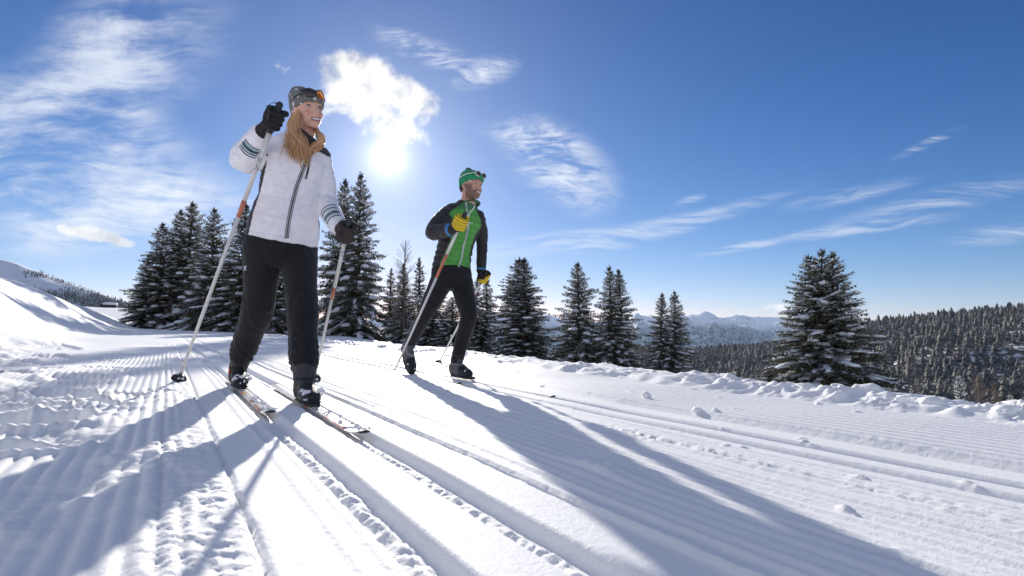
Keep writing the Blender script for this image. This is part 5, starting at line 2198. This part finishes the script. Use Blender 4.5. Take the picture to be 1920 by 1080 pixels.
    for s in (-1, 1):
        m.tube([hp(s * .032 + .029 * math.cos(a), .096 - .01 * abs(math.cos(a)), .086 + .021 * math.sin(a)) for a in [2 * math.pi * i / 16 for i in range(17)]], .0035, 6)
        m.tube([hp(s * .062, .084, .088), hp(s * .092, .02, .075), hp(s * .094, -.05, .05)], [.0035, .0035, .003], 6)
    adopt(m.build('glasses_frame', WHITEM), gl)
    # short hair at the nape
    m = MB()
    m.ball(hp(0, -.062, -.02), (.062, .04, .04), 14, 10, T.to_3x3())
    hr = m.build('hair', mat_plain('brown_hair', (0.06, 0.03, 0.018), .7, bumps=(90, .01)))
    adopt(hr, root)
    # gloves: yellow palms and fingers, black backs
    kt = onplane(739, 697)
    tipR = P(739, 697, kt)
    topR = P(872, 401, 4.08)
    pd = (topR - tipR).normalized()
    c = tipR + pd * (hR - tipR).dot(pd)
    def yel(c0, axis):
        def fn(v_):
            t = np.tile(np.array((0.72, 0.52, 0.03)), (len(v_), 1))
            ax_ = (v_ - np.array(c0)) @ np.array(axis)
            t[np.abs(((ax_ / 0.0225) % 1.0) - 0.5) > 0.43] = (0.03, 0.03, 0.03)
            return t
        return fn
    def cuffed(fn, c0, w0):
        def g_(v_):
            t = fn(v_)
            d_ = (v_ - np.array(c0)) @ np.array((w0 - c0).normalized())
            t[d_ > 0.052] = (0.03, 0.03, 0.035)
            return t
        return g_
    glove(root, c, pd, (wR - c), wR, .040, cuffed(yel(c, pd), c, wR), 1.15)
    tipL = P(821, 684, onplane(821, 684))
    topL = P(911, 512, 4.60)
    pdl = (topL - tipL).normalized()
    cl = tipL + pdl * (hL - tipL).dot(pdl)
    def back(v_):
        t = np.tile(np.array((0.028, 0.028, 0.03)), (len(v_), 1))
        px_, py_ = to_px_np(v_)
        t[(py_ > 524) | ((px_ > 910) & (py_ > 516))] = (0.72, 0.50, 0.03)
        return t
    glove(root, cl, pdl, (wL - cl), wL, .034, back, 1.05)
    m = MB()
    ax_ = (eR - wR).normalized()
    m.tube([wR + ax_ * 0.004, wR + ax_ * 0.03], [.047, .049], 18)
    adopt(m.build('wrist_band', mat_plain('blue_band', (0.05, 0.22, 0.50), .5)), root)
    ax_ = (eL - wL).normalized()
    m = MB()
    m.tube([wL + ax_ * 0.004, wL + ax_ * 0.02], [.040, .041], 18)
    adopt(m.build('wrist_band', bpy.data.materials['blue_band']), root)
    # boots
    def bt(v_, a_, fw_):
        t = np.tile(np.array((0.025, 0.025, 0.028)), (len(v_), 1))
        t[(a_ < 0.125) & (a_ > .03) & (fw_ < .09)] = (0.10, 0.10, 0.11)
        t[(a_ > .085) & (a_ < .094) & (fw_ < .1)] = (0.25, .25, .26)
        return t
    so_ = soleL
    boot(root, so_, HEAD, UP, bt, aL.lerp(kL, .12), 1.08, .84)
    snow_blobs('boot_snow', [(so_ + HEAD * random.uniform(.1, .2) + LAT * random.uniform(-.04, .04) + UP * random.uniform(.02, .06), random.uniform(.004, .010)) for _ in range(14)] +
               [(so_ + UP * random.uniform(.16, .34) - LAT * .055 + HEAD * random.uniform(-.02, .02), .006) for _ in range(7)], root, 9)
    m = MB()
    m.box(so_ + HEAD * 0.19 + UP * .004, (.024, .06, .009), Matrix((LAT, HEAD, UP)).transposed())
    adopt(m.build('ski_binding', BLACKM), root)
    # rear boot stands on its toe
    kk_ = 4.86
    x_, y_ = upos(1.765, 4.78)
    toe = P(770, 694, 4.80)
    x_, y_ = toe.x, toe.y
    toe.z = -0.0267 * x_ + 0.0146 * y_ + 0.01
    pit = rad(-50)
    d_ = (HEAD * math.cos(pit) + UP * math.sin(pit)).normalized()
    u_ = (UP * math.cos(pit) - HEAD * math.sin(pit)).normalized()
    so2 = toe - d_ * 0.17
    bo2 = boot(root, so2, d_, u_, bt, aR.lerp(kR, .12), 1.05, .86)
    snow_blobs('boot_snow', [(so2 + d_ * random.uniform(.06, .19) + LAT * random.uniform(-.04, .04) + u_ * random.uniform(.03, .07), random.uniform(.004, .009)) for _ in range(18)], root, 19)
    pole('white ski pole with a long red sleeve in the right hand of the man', 'ski poles', tipR, c, topR, 0.0125, (0.63, 0.77), False, None, False)
    pole('ski pole trailing behind from the left hand of the man', 'ski poles', tipL, cl, topL, 0.0115, (0.78, 0.82), True, None, False)
    return root


man()
for lab, u, px, py, sd in (('ski in the far track under the front boot of the man', 1.925, 1033, 741, 5), ('ski in the near track under the rear boot of the man', 1.765, 872, 716, 6)):
    k = onplane(px, py)
    a, b = ray(px, py)
    ski(lab, 'cross-country skis', u, TX * a * k + TY * k, 1.9, sd, False, -0.012)


# ------------------------------------------------------------------ small things
def clod(px, py, r, label, seed, flat=0.65, lift=0.1):
    k = onplane(px, py)
    a, b = ray(px, py)
    x, y = a * k, k
    z = gz(x, y)
    bm = bmesh.new()
    bmesh.ops.create_icosphere(bm, subdivisions=3, radius=1.0)
    vs = []
    for v in bm.verts:
        n = mnoise.fractal(v.co * 1.6 + Vector((seed, 0, 0)), 1.0, 2.0, 4)
        q = v.co * (1 + 0.30 * n)
        v.co = Vector((q.x * r, q.y * r, q.z * r * flat))
    me = bpy.data.meshes.new('snow_lump')
    bm.to_mesh(me)
    bm.free()
    me.materials.append(SNOW)
    me.polygons.foreach_set('use_smooth', np.ones(len(me.polygons), dtype=bool))
    o = bpy.data.objects.new('snow_lump', me)
    COL.objects.link(o)
    o.location = (x, y, z + r * flat * lift)
    tag(o, label, 'snow lump', 'loose lumps of snow')
    return o


def berm_lump(px, py, k, r, label, seed, flat=0.8):
    a, b = ray(px, py)
    k = 3.36 / (RX * a + RY)
    o = clod(px, 900, r, label, seed, flat)
    o.location = (a * k, k, gz(a * k, k) + r * flat * 0.35)


clod(1212, 751, 0.026, 'round snowball lying on the ridges beyond the far track', 1, 0.95, 0.8)
clod(1308, 774, 0.022, 'small flat snow lump right of the round snowball', 2)
clod(1341, 775, 0.014, 'smallest crumb of the two right of the round snowball', 3)
clod(1535, 765, 0.022, 'snow lump fallen at the foot of the berm below the biggest spruce', 4)
clod(970, 702, 0.020, 'small snow clod just right of the boot of the man', 5)
berm_lump(1747, 762, 2.95, 0.062, 'big rounded snow lump on the berm left of the small spruce', 11, 0.62)
berm_lump(1888, 778, 2.72, 0.060, 'big rounded snow lump on the berm at the right edge', 12, 0.6)
berm_lump(1694, 763, 3.05, 0.034, 'middle sized snow lump on the berm below the biggest spruce', 13, 0.7)
berm_lump(1303, 722, 3.85, 0.034, 'snow lump on the berm right of the twin tipped spruce', 14, 0.7)
berm_lump(1226, 711, 4.1, 0.028, 'snow lump on the berm under the twin tipped spruce', 15, 0.7)
berm_lump(1375, 728, 3.7, 0.032, 'snow lump on the berm above the tiny spruce', 16, 0.7)


def hut():
    p = P(205, 583, 95)
    zb = p.z - 0.3
    root = empty('wooden_hut', (p.x, p.y, zb), 'little dark wooden hut with a thick snow cap far left beyond the bank', 'hut')
    root.rotation_euler = (0, 0, rad(30))
    wood = mat_plain('dark_wood', (0.05, 0.035, 0.028), .9)
    m = MB()
    m.box((0, 0, 0.6), (1.0, 0.8, 0.6))
    m.build('wall', wood, root, False)
    m = MB()
    m.box((0.35, -0.82, 0.3), (0.22, 0.03, 0.3))
    m.build('door', mat_plain('door_wood', (0.02, 0.014, 0.01), .9), root, False)
    m = MB()
    loft(m, [Vector((-1.0, 0, 1.35)), Vector((-.9, 0, 1.42)), Vector((0, 0, 1.46)), Vector((0.95, 0, 1.42)), Vector((1.1, 0, 1.35))], [(.4, .12), (.85, .25), (.9, .3), (.85, .25), (.4, .12)], Vector((0, 1, 0)), 14)
    m.build('snow_cap', TREESNOW, root)
    m = MB()
    m.box((-1.1, 0, 0.75), (0.09, 0.85, 0.75))
    m.build('gable_board', wood, root, False)


hut()
